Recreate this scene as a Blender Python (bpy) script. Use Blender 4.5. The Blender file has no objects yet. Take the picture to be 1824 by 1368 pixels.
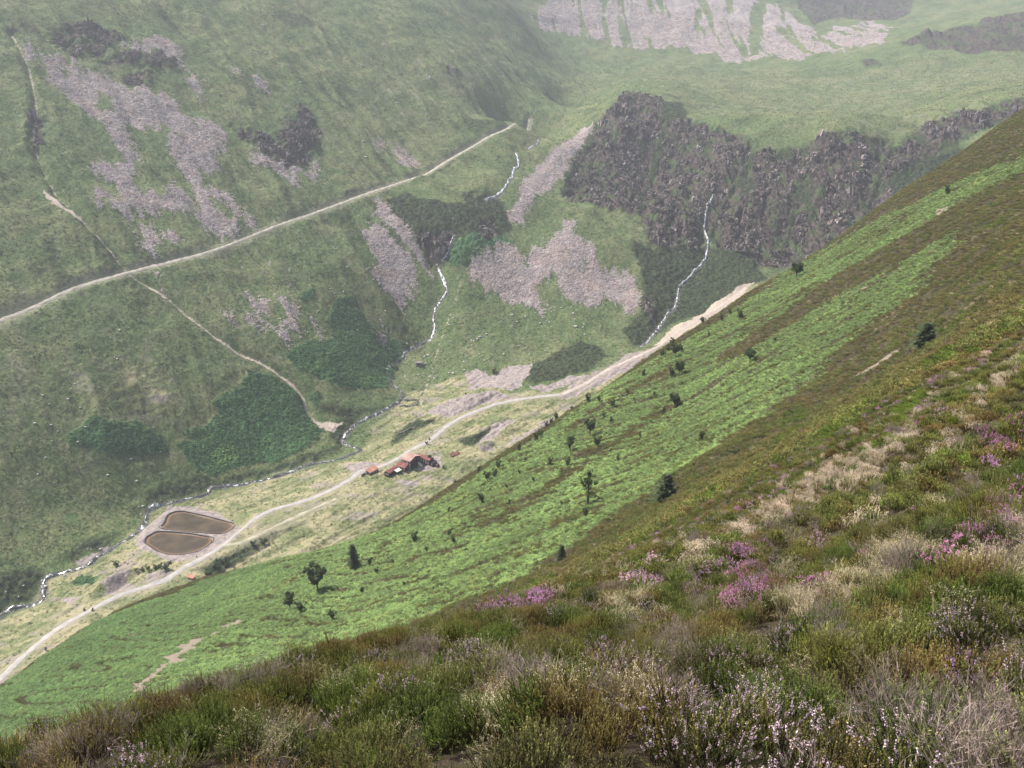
import bpy, math, random
import numpy as np
from mathutils import Vector, Matrix

# ------------------------------------------------------------------ camera
scene = bpy.context.scene
CAMZ = 250.0
F = 1404.0                      # focal length in photo pixels (1824 wide)
PITCH = math.radians(20.0)
cam_d = bpy.data.cameras.new('camera')
cam_d.sensor_width = 36.0
cam_d.lens = 36.0 * F / 1824.0
cam_d.clip_start = 0.05
cam_d.clip_end = 12000.0
cam = bpy.data.objects.new('camera', cam_d)
cam.location = (0, 0, CAMZ)
cam.rotation_euler = (math.radians(90) - PITCH, 0, 0)
scene.collection.objects.link(cam)
scene.camera = cam

# ------------------------------------------------------------------ light
SUN_AZ = math.radians(-70.0)    # measured from +Y (view direction) towards +X
SUN_EL = math.radians(54.0)
world = bpy.data.worlds.new('World')
scene.world = world
world.use_nodes = True
wn = world.node_tree
for n in list(wn.nodes):
    wn.nodes.remove(n)
sky = wn.nodes.new('ShaderNodeTexSky')
sky.sky_type = 'NISHITA'
sky.sun_disc = False
sky.sun_elevation = SUN_EL
sky.sun_rotation = SUN_AZ
sky.air_density = 1.0
sky.dust_density = 4.0
sky.altitude = 400
bg = wn.nodes.new('ShaderNodeBackground')
bg.inputs['Strength'].default_value = 0.10
wo = wn.nodes.new('ShaderNodeOutputWorld')
wn.links.new(sky.outputs[0], bg.inputs[0])
wn.links.new(bg.outputs[0], wo.inputs[0])

sd = bpy.data.lights.new('sun', 'SUN')
sd.energy = 4.8
sd.angle = math.radians(1.2)
sd.color = (1.0, 0.94, 0.85)
sun = bpy.data.objects.new('sun', sd)
sdir = Vector((math.sin(SUN_AZ) * math.cos(SUN_EL), math.cos(SUN_AZ) * math.cos(SUN_EL), math.sin(SUN_EL)))
sun.rotation_euler = sdir.to_track_quat('Z', 'Y').to_euler()
scene.collection.objects.link(sun)

scene.view_settings.view_transform = 'Standard'
scene.view_settings.look = 'None'
scene.view_settings.exposure = 0.95
scene.view_settings.gamma = 1.0
scene.cycles.max_bounces = 6
scene.cycles.diffuse_bounces = 2
scene.cycles.transmission_bounces = 3
scene.cycles.transparent_max_bounces = 6
scene.cycles.volume_bounces = 0
scene.cycles.use_denoising = True

rng = np.random.default_rng(7)
random.seed(7)

# ------------------------------------------------------------------ maths helpers
def pdir(u, v):
    x = (u - 912.0) / F
    up = (684.0 - v) / F
    c, s = math.cos(PITCH), math.sin(PITCH)
    return np.array([x, c + up * s, -s + up * c])

def P(u, v, t):
    d = pdir(u, v); h = math.hypot(d[0], d[1])
    return (math.atan2(d[0], d[1]), t * h, d[2] / h)

def PZ(u, v, z):
    d = pdir(u, v)
    return P(u, v, (z - CAMZ) / d[2])

def W(x, y, z):
    r = math.hypot(x, y)
    return (math.atan2(x, y), r, (z - CAMZ) / r)

_perm = np.random.default_rng(3).permutation(256)
_perm = np.concatenate([_perm, _perm, _perm])
_ga = np.random.default_rng(4).uniform(0, 2 * np.pi, 256)
_gx, _gy = np.cos(_ga), np.sin(_ga)

def pn(x, y, seed=0):
    """Perlin noise, about -0.7..0.7"""
    x = np.asarray(x, dtype=np.float64) + seed * 17.31; y = np.asarray(y, dtype=np.float64) + seed * 9.77
    xi = np.floor(x).astype(np.int64); yi = np.floor(y).astype(np.int64)
    fx = x - xi; fy = y - yi
    u = fx * fx * fx * (fx * (fx * 6 - 15) + 10); v = fy * fy * fy * (fy * (fy * 6 - 15) + 10)
    xa = xi & 255; ya = yi & 255; xb = (xi + 1) & 255; yb = (yi + 1) & 255
    def g(ix, iy, dx, dy):
        k = _perm[_perm[ix] + iy] & 255
        return _gx[k] * dx + _gy[k] * dy
    a = g(xa, ya, fx, fy); b = g(xb, ya, fx - 1, fy); c = g(xa, yb, fx, fy - 1); d = g(xb, yb, fx - 1, fy - 1)
    return (a + u * (b - a)) * (1 - v) + (c + u * (d - c)) * v

def fbm(x, y, oct=4, seed=0, gain=0.5):
    s = 0.0; a = 1.0
    for o in range(oct):
        s = s + a * pn(x, y, seed + o * 5)
        x = x * 2.03; y = y * 2.03; a *= gain
    return s

def ridge(x, y, oct=3, seed=0):
    s = 0.0; a = 1.0
    for o in range(oct):
        s = s + a * (0.5 - np.abs(pn(x, y, seed + o * 5)) * 1.6)
        x = x * 2.1; y = y * 2.1; a *= 0.5
    return s

def cells(x, y, size, seed=0):
    """nearest jittered cell centre: distance / size, cell random numbers, offset from centre"""
    gx = np.floor(x / size).astype(np.int64); gy = np.floor(y / size).astype(np.int64)
    best = np.full(x.shape, 9.0); rid = np.zeros(x.shape); ox = np.zeros(x.shape); oy = np.zeros(x.shape)
    for i in (-1, 0, 1):
        for j in (-1, 0, 1):
            h = _perm[_perm[(gx + i + seed * 7) & 255] + ((gy + j) & 255)]; h2 = _perm[h + 91]; h3 = _perm[h2 + 37]
            cx = (gx + i + 0.1 + 0.8 * h / 255.0) * size; cy = (gy + j + 0.1 + 0.8 * h2 / 255.0) * size
            d = np.hypot(x - cx, y - cy) / size; m = d < best
            best = np.where(m, d, best); rid = np.where(m, h3 / 255.0, rid); ox = np.where(m, x - cx, ox); oy = np.where(m, y - cy, oy)
    return best, rid, ox, oy

def sstep(a, b, x):
    t = np.clip((x - a) / (b - a), 0, 1)
    return t * t * (3 - 2 * t)

class Field:
    """a height field z(x, y) given by control directions; kept as slope z/r over azimuth and log distance"""
    def __init__(self, pts, az0, az1, naz, r0, r1, nr, k=1.0, smooth=0.0):
        p = np.array(pts)
        self.k = k; self.lift = 0.0
        X = np.stack([p[:, 0], np.log(p[:, 1]) * k], 1); Y = p[:, 2]
        n = len(X)
        D = np.linalg.norm(X[:, None] - X[None], axis=2)
        K = self.phi(D) + np.eye(n) * smooth
        A = np.zeros((n + 3, n + 3)); A[:n, :n] = K
        A[:n, n] = 1; A[:n, n + 1:] = X; A[n, :n] = 1; A[n + 1:, :n] = X.T
        w = np.linalg.solve(A, np.concatenate([Y, np.zeros(3)]))
        self.az = np.linspace(az0, az1, naz); self.lr = np.linspace(math.log(r0), math.log(r1), nr)
        G = np.zeros((nr, naz))
        a, l = np.meshgrid(self.az, self.lr * k)
        for i in range(n):
            G += w[i] * self.phi(np.hypot(a - X[i, 0], l - X[i, 1]))
        G += w[n] + w[n + 1] * a + w[n + 2] * l
        self.G = G
    @staticmethod
    def phi(d):
        return d * d * np.log(np.maximum(d, 1e-9))
    def E(self, az, r):
        fa = np.clip((az - self.az[0]) / (self.az[1] - self.az[0]), 0, len(self.az) - 1.001)
        fr = np.clip((np.log(r) - self.lr[0]) / (self.lr[1] - self.lr[0]), 0, len(self.lr) - 1.001)
        ia = fa.astype(int); ir = fr.astype(int); da = fa - ia; dr = fr - ir
        G = self.G
        return (G[ir, ia] * (1 - da) + G[ir, ia + 1] * da) * (1 - dr) + (G[ir + 1, ia] * (1 - da) + G[ir + 1, ia + 1] * da) * dr
    def z(self, x, y):
        r = np.hypot(x, y)
        return CAMZ + r * self.E(np.arctan2(x, y), r)
    def hit(self, u, v, rmin=0.0):
        """where the line of sight to a photo point first meets the field -> x, y"""
        d = pdir(u, v); az = math.atan2(d[0], d[1]); e = d[2] / math.hypot(d[0], d[1])
        rr = np.exp(self.lr); sel = rr >= rmin; rr = rr[sel]
        g = self.E(np.full(len(rr), az), rr) + (self.lift / rr) * (rr < 45)
        above = np.nonzero(g >= e)[0]
        if len(above) == 0:
            i = int(np.argmax(g)); r = rr[i]
        else:
            i = above[0]
            if i == 0: r = rr[0]
            else:
                t = (e - g[i - 1]) / (g[i] - g[i - 1] + 1e-12); r = rr[i - 1] + t * (rr[i] - rr[i - 1])
        return (r * math.sin(az), r * math.cos(az))

# ------------------------------------------------------------------ far terrain: the valley and the fells beyond
far_pts = []
def opp(u, v, base=480.0, m=0.65):
    d = pdir(u, v); k = (d[1] - d[0]) / math.sqrt(2)
    return P(u, v, (CAMZ + m * base) / (m * k - d[2]))
for u, v in [(-300, -300), (0, -300), (300, -300), (600, -300), (-300, 0), (0, 0), (200, 0), (400, 0), (600, 0), (-300, 200), (0, 200), (200, 200), (400, 200),
             (600, 200), (-300, 400), (0, 400), (200, 400), (400, 400), (560, 400), (-300, 600), (0, 570), (150, 600), (300, 600), (450, 600),
             (560, 560), (-300, 800), (-100, 800), (80, 760), (250, 760), (400, 740), (600, 640), (500, 500), (640, 480), (-300, 950), (760, 310), (760, 150), (800, 0), (850, 150)]:
    far_pts.append(opp(u, v, 493.0 if v >= 740 else 480.0))
far_pts += [P(900, 0, 1480), P(900, 110, 1270), P(915, 222, 1075), P(960, 150, 1290), P(1000, 190, 1240), P(1070, 180, 1300), P(860, 250, 1010)]
far_pts += [PZ(*a) for a in [   # valley floor: road, river and what is hidden under the near slope
    (-300, 1330, -34), (0, 1210, -16), (165, 1085, -12), (290, 1035, -8), (360, 993, -4), (480, 910, 0), (625, 853, 4), (740, 835, 7), (800, 755, 13),
    (1000, 703, 24), (1150, 630, 38), (1345, 505, 70), (0, 1100, -22), (77, 1040, -17), (170, 990, -12), (265, 905, -8), (380, 868, -6),
    (540, 832, -3), (650, 800, 1), (690, 735, 9), (715, 705, 13), (690, 665, 20), (720, 630, 28), (768, 600, 38), (780, 540, 62), (795, 505, 78), (778, 465, 95),
    (808, 412, 121), (905, 323, 160), (920, 275, 174), (1010, 215, 214), (330, 945, -4), (850, 700, 19), (500, 1000, -6), (800, 900, -2), (1000, 830, 5), (1345, 640, 35)]]
far_pts += [W(-100, 100, -30), W(100, 300, -20), W(-300, 200, -30), W(300, 500, 20), W(500, 700, 110), W(-500, 300, 20)]
far_pts += [P(*a) for a in [
    (1040, 240, 1085), (960, 345, 930), (905, 390, 865), (870, 470, 800), (835, 490, 785), (1022, 392, 872), (1000, 470, 820), (900, 520, 785),
    (970, 555, 767), (1138, 530, 805), (1140, 600, 745), (900, 600, 738), (1000, 640, 705), (850, 660, 700), (830, 580, 745),
    (1130, 172, 1150), (1185, 207, 1085), (1290, 230, 1030), (1340, 264, 965), (1400, 264, 955), (1490, 233, 945), (1600, 249, 940), (1700, 234, 950), (1824, 167, 970),
    (1060, 370, 905), (1150, 440, 855), (1200, 330, 1005), (1260, 420, 885), (1400, 380, 900), (1400, 480, 850), (1550, 400, 850), (1700, 330, 870), (1250, 520, 815), (1200, 560, 780),
    (1130, 150, 1300), (1250, 150, 1400), (1250, 205, 1160), (1400, 135, 1500), (1400, 205, 1180), (1600, 205, 1120), (1600, 135, 1400), (1824, 112, 1350), (1824, 145, 1120), (1130, 125, 1550),
    (960, 60, 1600), (1000, 0, 1800), (1100, 80, 1700), (1300, 110, 1660), (1300, 0, 1950), (1500, 0, 2100), (1450, 100, 1610), (1600, 88, 1500), (1824, 32, 1500), (1660, 40, 1750), (1824, 0, 1900),
    (1000, 130, 1500), (1300, -300, 2400), (900, -300, 2300), (2100, -300, 2500), (2150, 0, 1900), (2150, 100, 1250), (2150, 300, 900)]]
far = Field(far_pts, -0.86, 0.92, 460, 230, 2700, 460, k=1.0, smooth=1e-4)

# ------------------------------------------------------------------ near terrain: the heather slope the camera stands on
near_pts = [P(*a) for a in [
    (-300, 1368, 5.2), (0, 1368, 4.6), (450, 1368, 3.5), (912, 1368, 2.85), (1368, 1368, 2.4), (1824, 1368, 2.05), (2150, 1368, 1.9),
    (0, 1800, 2.6), (912, 1800, 1.9), (1824, 1800, 1.5), (500, 1290, 4.9), (912, 1250, 4.5), (1368, 1250, 3.3), (1824, 1250, 2.7),
    (0, 1352, 5.6), (150, 1305, 5.9), (300, 1258, 6.6), (440, 1205, 8.2), (640, 1152, 11), (870, 1095, 14), (1000, 1050, 19), (1150, 990, 26),
    (1200, 1120, 8.2), (1500, 1060, 6.8), (1824, 1000, 5.2), (1300, 990, 17), (1600, 905, 13), (1824, 820, 10.5), (1400, 880, 30), (1600, 770, 30), (1824, 655, 26), (2150, 500, 24),
    (1150, 955, 80), (1300, 860, 90), (1500, 740, 92), (1824, 560, 78), (2150, 380, 80), (1185, 888, 165), (1000, 1003, 160), (1300, 800, 175), (1645, 622, 155), (1824, 450, 150),
    (870, 1065, 165), (760, 1110, 185), (640, 1140, 200), (440, 1195, 215), (300, 1225, 225), (0, 1335, 235), (-300, 1450, 230),
    (-300, 1560, 13), (-300, 1560, 60), (0, 1490, 13), (0, 1480, 60), (300, 1400, 15), (300, 1380, 60), (640, 1260, 24), (640, 1235, 80), (870, 1150, 30), (870, 1112, 85), (1000, 1075, 40), (1000, 1030, 95),
    (1047, 897, 225), (1200, 727, 310), (1335, 647, 290), (1418, 495, 400), (1500, 650, 215), (1700, 420, 250), (1824, 330, 270), (1700, 300, 400), (2150, 200, 250), (2150, 60, 430),
    (1824, 196, 430), (1600, 346, 450), (1345, 518, 460), (1150, 648, 450), (1000, 752, 440), (880, 830, 435), (780, 892, 430),
    (1824, 270, 540), (1600, 440, 560), (1345, 620, 570), (1150, 740, 550), (1000, 840, 540), (780, 970, 520), (2150, 60, 600),
    (1824, 500, 760), (1345, 850, 800), (780, 1160, 700), (0, 1420, 620), (2150, 350, 800),
    (700, 935, 405), (500, 1000, 388), (630, 1012, 310), (565, 1052, 290), (592, 1105, 255), (330, 1090, 350), (150, 1150, 330), (0, 1235, 305), (-300, 1400, 290),
    (165, 1125, 470), (400, 1030, 480), (0, 1260, 420), (-300, 1450, 400)]]
near_pts = [(a, r, e - (0.27 / r if r < 45 else 0.0)) for a, r, e in near_pts]      # the ground lies below the heather tops
near = Field(near_pts, -0.98, 1.0, 420, 0.7, 900, 520, k=0.45, smooth=2e-5)
near.lift = 0.22
# ------------------------------------------------------------------ land cover outlines, traced and laid on the ground
def ground(fieldobj, pts, rmin=0.0):
    return np.array([fieldobj.hit(u, v, rmin) for u, v in pts])

def poly_signed(px, py, poly):
    """signed distance (m), positive inside, to a world polygon"""
    n = len(poly); d2 = np.full(px.shape, 1e18); inside = np.zeros(px.shape, bool)
    for i in range(n):
        ax, ay = poly[i]; bx, by = poly[(i + 1) % n]
        ex, ey = bx - ax, by - ay; L = ex * ex + ey * ey + 1e-9
        t = np.clip(((px - ax) * ex + (py - ay) * ey) / L, 0, 1)
        d2 = np.minimum(d2, (px - ax - t * ex) ** 2 + (py - ay - t * ey) ** 2)
        c = ((ay > py) != (by > py)) & (px < (bx - ax) * (py - ay) / (by - ay + 1e-12) + ax)
        inside ^= c
    d = np.sqrt(d2)
    return np.where(inside, d, -d)

def line_dist(px, py, line):
    d2 = np.full(px.shape, 1e18)
    for i in range(len(line) - 1):
        ax, ay = line[i]; bx, by = line[i + 1]
        ex, ey = bx - ax, by - ay; L = ex * ex + ey * ey + 1e-9
        t = np.clip(((px - ax) * ex + (py - ay) * ey) / L, 0, 1)
        d2 = np.minimum(d2, (px - ax - t * ex) ** 2 + (py - ay - t * ey) ** 2)
    return np.sqrt(d2)

def smooth_line(pts, n=8):
    """Catmull-Rom through 2-D points"""
    p = np.array(pts, float); p = np.vstack([2 * p[0] - p[1], p, 2 * p[-1] - p[-2]]); out = []
    for i in range(1, len(p) - 2):
        for k in range(n):
            t = k / n
            out.append(0.5 * ((2 * p[i]) + (-p[i - 1] + p[i + 1]) * t + (2 * p[i - 1] - 5 * p[i] + 4 * p[i + 1] - p[i + 2]) * t * t
                              + (-p[i - 1] + 3 * p[i] - 3 * p[i + 1] + p[i + 2]) * t ** 3))
    out.append(p[-2]); return np.array(out)

# classes: scree, bracken, rock (also one painted patch of cloud shade), pale (bare earth, gravel), dry (dry grass), dark (rank dark growth), spoil (grey mine waste), heath
FP = dict(
scree=[
 [(85,107),(140,112),(150,150),(143,152),(158,130),(190,128),(215,150),(232,163),(310,172),(315,195),(340,212),(345,232),(318,232),(262,226),(215,225),(190,222),(160,205),(110,165),(92,150)],
 [(185,215),(215,225),(243,262),(240,300),(240,330),(250,345),(262,352),(272,385),(248,388),(238,372),(232,400),(215,388),(205,375),(207,350),(200,325),(155,303),(165,290),(215,290),(215,265),(195,240)],
 [(168,370),(185,350),(200,357),(192,378)],
 [(262,352),(290,350),(292,345),(305,360),(305,322),(318,338),(335,348),(345,368),(335,385),(318,385),(300,378),(280,385)],
 [(262,226),(345,225),(352,235),(365,209),(380,212),(398,240),(403,272),(375,278),(388,300),(372,305),(345,290),(355,320),(362,345),(352,365),(345,340),(335,315),(315,300),(298,265),(310,262),(318,240),(290,238)],
 [(345,372),(362,345),(368,330),(385,330),(400,345),(425,372),(432,388),(418,384),(398,355),(385,348),(378,370),(395,400),(375,412),(352,392)],
 [(395,388),(415,385),(425,405),(415,430),(395,425),(385,405)],[(434,382),(446,392),(457,410),(444,410)],
 [(245,418),(255,405),(275,410),(285,440),(270,448),(250,440)],[(290,420),(305,415),(325,430),(325,440),(300,440)],
 [(210,88),(240,75),(270,65),(300,72),(320,90),(325,115),(340,125),(352,145),(358,170),(358,180),(345,155),(335,150),(333,120),(315,105),(280,90),(240,90)],
 [(40,80),(55,78),(63,100),(60,120),(50,108)],
 [(440,270),(460,285),(500,290),(510,312),(540,310),(550,283),(560,295),(545,325),(520,325),(480,305),(455,295)],
 [(670,258),(686,256),(688,270),(672,276)],[(705,275),(722,268),(742,290),(735,305),(712,300)],
 [(655,390),(680,402),(700,435),(735,465),(748,500),(718,545),(700,540),(685,520),(668,500),(668,460),(655,430)],
 [(668,350),(690,365),(720,405),(762,470),(765,483),(735,455),(700,410),(662,370)],
 [(1058,222),(1050,240),(1018,290),(995,320),(965,345),(940,385),(932,400),(905,392),(903,378),(925,352),(935,322),(960,295),(1000,262),(1035,233)],
 [(840,468),(865,455),(905,437),(925,452),(948,450),(975,430),(1015,395),(1024,392),(1018,415),(1050,432),(1058,452),(1065,472),(1088,485),(1110,485),(1128,495),(1139,530),(1132,556),(1118,560),(1108,545),(1080,530),(1060,545),(1035,545),(1008,532),(1000,512),(990,490),(968,495),(952,505),(958,530),(972,550),(965,558),(930,545),(900,532),(865,522),(838,500)],
 [(940,30),(975,10),(990,-60),(1340,-60),(1350,0),(1400,12),(1420,40),(1450,50),(1465,68),(1500,42),(1512,48),(1550,36),(1592,48),(1572,75),(1530,82),(1480,95),(1440,98),(1420,106),(1380,100),(1290,112),(1270,97),(1200,82),(1150,88),(1100,78),(1030,62),(1000,55),(960,50)],
 [(440,530),(458,520),(475,535),(465,560),(470,580),(455,565)],[(398,560),(408,556),(415,575),(404,575)],[(520,540),(527,545),(535,580),(525,600),(508,590)],[(445,585),(462,578),(470,590),(455,598)],
 [(560,580),(570,590),(565,605)],[(280,505),(290,508),(288,518)],[(480,590),(500,580),(520,602),(510,608)],[(670,590),(682,580),(686,610),(672,612)],
 [(410,125),(425,130),(420,140)],[(450,140),(470,145),(475,165),(460,160)]],
olive=[
 [(-60,640),(0,600),(150,560),(330,640),(450,720),(380,770),(300,850),(180,880),(60,860),(-60,850)],[(330,540),(440,600),(520,680),(470,668),(360,600)],[(640,700),(690,640),(720,600),(780,560),(800,620),(760,700),(700,740)],[(800,560),(900,600),(1000,620),(960,645),(860,655),(800,680),(760,660)],
 [(500,200),(700,100),(850,60),(900,120),(880,200),(760,280),(640,300),(540,260)],[(430,560),(560,600),(560,640),(500,640)],[(1150,130),(1500,130),(1824,110),(1900,130),(1824,160),(1560,235),(1300,220)],[(620,180),(660,170),(680,290),(640,330)]],
green_over=[ # green islands inside the screes
 [(168,175),(195,170),(202,200),(185,207),(168,192)],[(100,118),(122,118),(120,132),(105,130)],[(1066,-60),(1072,25),(1080,20),(1095,-60)],[(1120,-60),(1125,18),(1135,-60)],[(1233,22),(1240,62),(1252,25),(1246,14)],
 [(1340,0),(1332,95),(1352,98),(1358,60),(1366,0)],[(1388,8),(1394,44),(1402,12)],[(1010,-60),(1020,10),(1040,-20)],[(1170,-40),(1178,30),(1190,-20)],[(1290,-60),(1297,34),(1306,-20)],[(1060,95),(1080,88),(1085,105)],[(980,420),(990,428),(960,455),(955,445)],[(1040,455),(1050,470),(1035,478)],
 [(930,455),(945,470),(938,478)]],
bracken=[
 [(118,1044),(140,1030),(172,1028),(168,1038),(140,1044)],
 [(115,780),(145,768),(175,752),(215,762),(235,758),(270,770),(297,790),(295,805),(235,815),(180,810),(130,797)],
 [(460,673),(490,676),(533,703),(540,723),(560,750),(580,766),(552,793),(533,816),(480,822),(427,826),(383,849),(347,840),(337,809),(317,789),(360,789),(347,776),(333,760),(367,756),(390,740),(380,719),(420,693)],
 [(515,632),(540,615),(590,608),(590,590),(580,570),(610,530),(625,530),(640,560),(665,590),(690,600),(735,610),(712,640),(694,665),(690,692),(650,697),(600,690),(560,675),(530,655)],
 [(530,520),(555,510),(560,530),(535,535)],[(550,695),(570,700),(575,718),(550,712)],
 [(800,440),(880,420),(920,430),(860,450),(830,475),(800,475)]],
rock=[
 [(1600,252),(1660,215),(1760,192),(1824,168),(2000,120),(2000,150),(1824,200),(1720,246),(1640,292),(1590,305)],
 [(1130,165),(1160,172),(1180,180),(1178,205),(1190,212),(1240,222),(1290,230),(1322,240),(1345,264),(1360,275),(1400,264),(1430,262),(1490,232),(1540,240),(1590,250),(1610,290),(1570,400),(1480,450),(1400,475),(1340,470),(1290,440),(1262,420),(1230,440),(1160,440),(1140,390),(1060,370),(1010,360),(1000,335),(1020,300),(1040,250),(1060,222),(1100,190)],
 [(80,60),(110,42),(160,45),(230,62),(210,75),(180,100),(130,100),(90,82)],[(180,110),(240,92),(285,92),(318,108),(315,118),(270,125),(220,118)],[(215,140),(260,132),(280,140),(270,150),(230,155)],
 [(400,212),(430,235),(470,245),(490,255),(510,215),(540,185),(560,215),(570,240),(565,262),(550,280),(545,300),(520,308),(500,300),(480,285),(460,270),(430,250)],
 [(45,200),(75,205),(78,262),(55,272)],
 [(1600,78),(1660,60),(1740,40),(1824,25),(2000,0),(2000,90),(1824,90),(1740,95),(1690,92),(1640,82)],[(1536,112),(1560,108),(1568,118),(1540,120)],
 [(1420,-40),(1640,-40),(1620,25),(1590,38),(1500,30),(1450,42),(1425,20)],  # bluish cloud shade on the headwall, painted as a rock patch
 [(735,425),(790,405),(806,412),(790,455),(770,468)],[(850,400),(880,395),(885,425),(860,430)],[(1145,535),(1165,535),(1175,565),(1155,575)],[(795,120),(812,130),(808,140),(798,135)],[(1130,470),(1142,470),(1140,480)]],
dark=[
 [(1590,300),(1720,260),(1824,210),(1824,330),(1560,420),(1540,400)],
 [(1125,425),(1160,440),(1200,440),(1260,425),(1345,465),(1370,500),(1200,575),(1150,605),(1125,610),(1110,590),(1145,555),(1145,500)],
 [(1175,200),(1235,215),(1215,250),(1190,240)],
 [(680,365),(720,345),(800,370),(870,335),(890,350),(905,380),(912,410),(870,440),(820,465),(790,470),(760,460),(740,430),(700,395)],
 [(340,840),(383,855),(450,835),(540,818),(600,790),(612,800),(540,828),(440,850),(380,866),(300,893),(262,902),(262,880)],[(585,765),(612,740),(640,745),(615,780),(600,800)],
 [(-60,1070),(0,1035),(45,1010),(75,1015),(76,1040),(68,1060),(0,1092),(-60,1125)],[(100,990),(170,965),(215,945),(180,978),(120,1003)],
 [(560,720),(640,728),(690,725),(620,748)],[(1035,608),(1060,615),(1078,635),(1050,665),(1010,675),(950,690),(935,672),(950,645),(990,625)],
 [(1150,175),(1215,190),(1230,260),(1170,250)],[(820,345),(850,340),(835,380)],[(230,470),(330,468),(232,485)],[(560,378),(640,345),(700,325),(640,340),(560,372)],
 [(760,320),(800,285),(810,290),(770,315)],[(755,820),(780,815),(775,828),(760,830)],[(815,780),(850,770),(905,745),(890,770),(850,790),(820,795)],[(700,775),(745,750),(780,745),(740,768),(700,790)],
 [(350,1015),(380,1000),(480,950),(520,940),(420,1005),(370,1030)]],
spoil=[
 [(828,665),(855,656),(875,664),(910,650),(950,643),(942,665),(930,690),(900,697),(860,688),(838,692)],
 [(760,738),(775,722),(810,706),(840,700),(895,702),(905,708),(870,718),(838,728),(800,742),(770,740)],
 [(940,690),(975,690),(1010,675),(1040,672),(1000,690),(960,700)],
 [(1180,612),(1160,625),(1140,625),(1080,655),(1030,675),(1000,695),(995,712),(1030,705),(1080,680),(1150,645)],
 [(168,1060),(172,1043),(205,1024),(232,1024),(222,1038),(250,1042),(225,1052),(182,1064)],[(265,1020),(300,1015),(290,1035),(265,1032)],
 [(880,755),(925,752),(895,775),(840,800),(850,790)],[(850,800),(872,793),(880,803),(855,806)],[(910,790),(960,755),(1000,735),(985,750),(930,790),(890,800)],
 [(245,962),(262,935),(298,908),(345,905),(420,921),(438,934),(425,950),(395,975),(362,996),(300,1000),(255,987)],
 [(610,830),(650,822),(690,825),(660,845),(640,845)],[(170,985),(185,970),(187,985),(165,1003),(130,1012),(125,1005)],[(95,1068),(155,1058),(130,1070)],
 [(760,815),(790,812),(795,830),(765,840),(740,835)],[(710,862),(745,857),(740,866),(712,868)]],
pale=[
 [(1345,503),(1310,515),(1240,560),(1190,592),(1160,612),(1185,610),(1220,592),(1300,545)],
 [(535,700),(548,732),(565,748),(612,748),(592,766),(575,768),(568,755),(545,738)],
 [(75,338),(85,350),(110,370),(150,398),(145,404),(105,376),(78,352)]],
dry=[
 [(-60,1180),(0,1102),(60,1078),(82,1035),(150,1010),(215,968),(262,910),(370,885),(520,837),(620,822),(650,795),(700,722),(730,700),(780,680),(850,660),(900,700),(1000,695),(1100,655),(1345,500),(1400,560),(1000,800),(800,950),(560,1010),(380,1050),(230,1085),(120,1150),(60,1200),(0,1290),(-60,1300)],
 [(1130,165),(1250,120),(1400,150),(1550,120),(1824,105),(2000,90),(2000,130),(1824,160),(1660,210),(1560,235),(1490,225),(1400,255),(1360,265),(1290,225),(1190,205),(1185,180)],
 [(1800,60),(1900,50)]*2,
 [(210,640),(260,660),(320,720),(280,730),(220,690)],[(660,760),(740,745),(740,770),(665,790)]])

far_lines = dict(
 mine_path=[(-60,590),(0,571),(60,548),(130,515),(225,487),(300,468),(370,450),(430,428),(500,400),(560,380),(640,350),(700,330),(755,312),(800,285),(860,250),(915,222),(943,212)],
 road=[(-60,1270),(0,1210),(45,1166),(100,1122),(165,1085),(215,1060),(290,1035),(330,1010),(360,993),(395,970),(430,940),(480,910),(540,893),(590,873),(625,853),(645,840),(690,826),(735,800),(765,785),(795,760),(820,745),(860,728),(900,716),(950,708),(1000,703)],
 upper_track=[(1000,703),(1040,685),(1080,660),(1150,628),(1200,596),(1260,560),(1330,512)],
 side_track=[(395,972),(430,966),(470,948),(540,915),(600,888)],
 stream=[(-50,1140),(0,1100),(20,1085),(72,1068),(78,1050),(78,1037),(90,1027),(130,1014),(160,1003),(180,985),(215,965),(250,940),(268,905),(300,897),(365,880),(380,868),(440,855),(500,843),(540,832),(600,818),(642,802),(612,785),(618,770),(645,748),(680,735),(712,712),(717,700),(697,680),(691,660),(715,633),(750,606),(768,598)],
 falls_lower=[(768,598),(775,578),(772,560),(782,535),(796,512),(786,485),(778,467)],
 falls_middle=[(790,458),(798,438),(808,412)],
 falls_upper=[(865,352),(890,335),(908,320),(915,303),(924,290),(919,272)],
 falls_top=[(940,262),(950,256),(962,246)],
 falls_right=[(1140,612),(1150,605),(1172,580),(1190,548),(1203,538),(1210,505)],
 falls_crag=[(1210,503),(1250,462),(1262,425),(1256,395),(1260,360),(1272,335)],
 incline=[(885,440),(838,472),(820,510),(800,570),(782,620),(765,670),(750,720)],
 gully=[(20,60),(50,120),(65,200),(62,265),(100,345),(150,400),(190,440),(225,485),(255,505),(310,540),(370,592),(425,628),(470,650),(530,692),(548,730)],
 cleft_a=[(1345,262),(1320,300),(1290,345),(1266,400),(1262,440)],
 cleft_b=[(1190,212),(1170,270),(1150,340),(1130,400)],
 cleft_c=[(1432,262),(1425,330),(1400,420)],
 cleft_d=[(1590,252),(1560,320),(1530,400)],
 cleft_e=[(1060,225),(1050,290),(1030,350)],
 sheep_trod=[(225,487),(180,440),(120,385)])

def curl(x, y, amp, wl, seed):
    return x + amp * fbm(x / wl, y / wl, 3, seed), y + amp * fbm(x / wl + 31.7, y / wl + 11.3, 3, seed + 40)

worldpoly = {k: [ground(far, p) for p in v] for k, v in FP.items()}
worldline = {k: smooth_line(ground(far, v)) for k, v in far_lines.items()}

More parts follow.
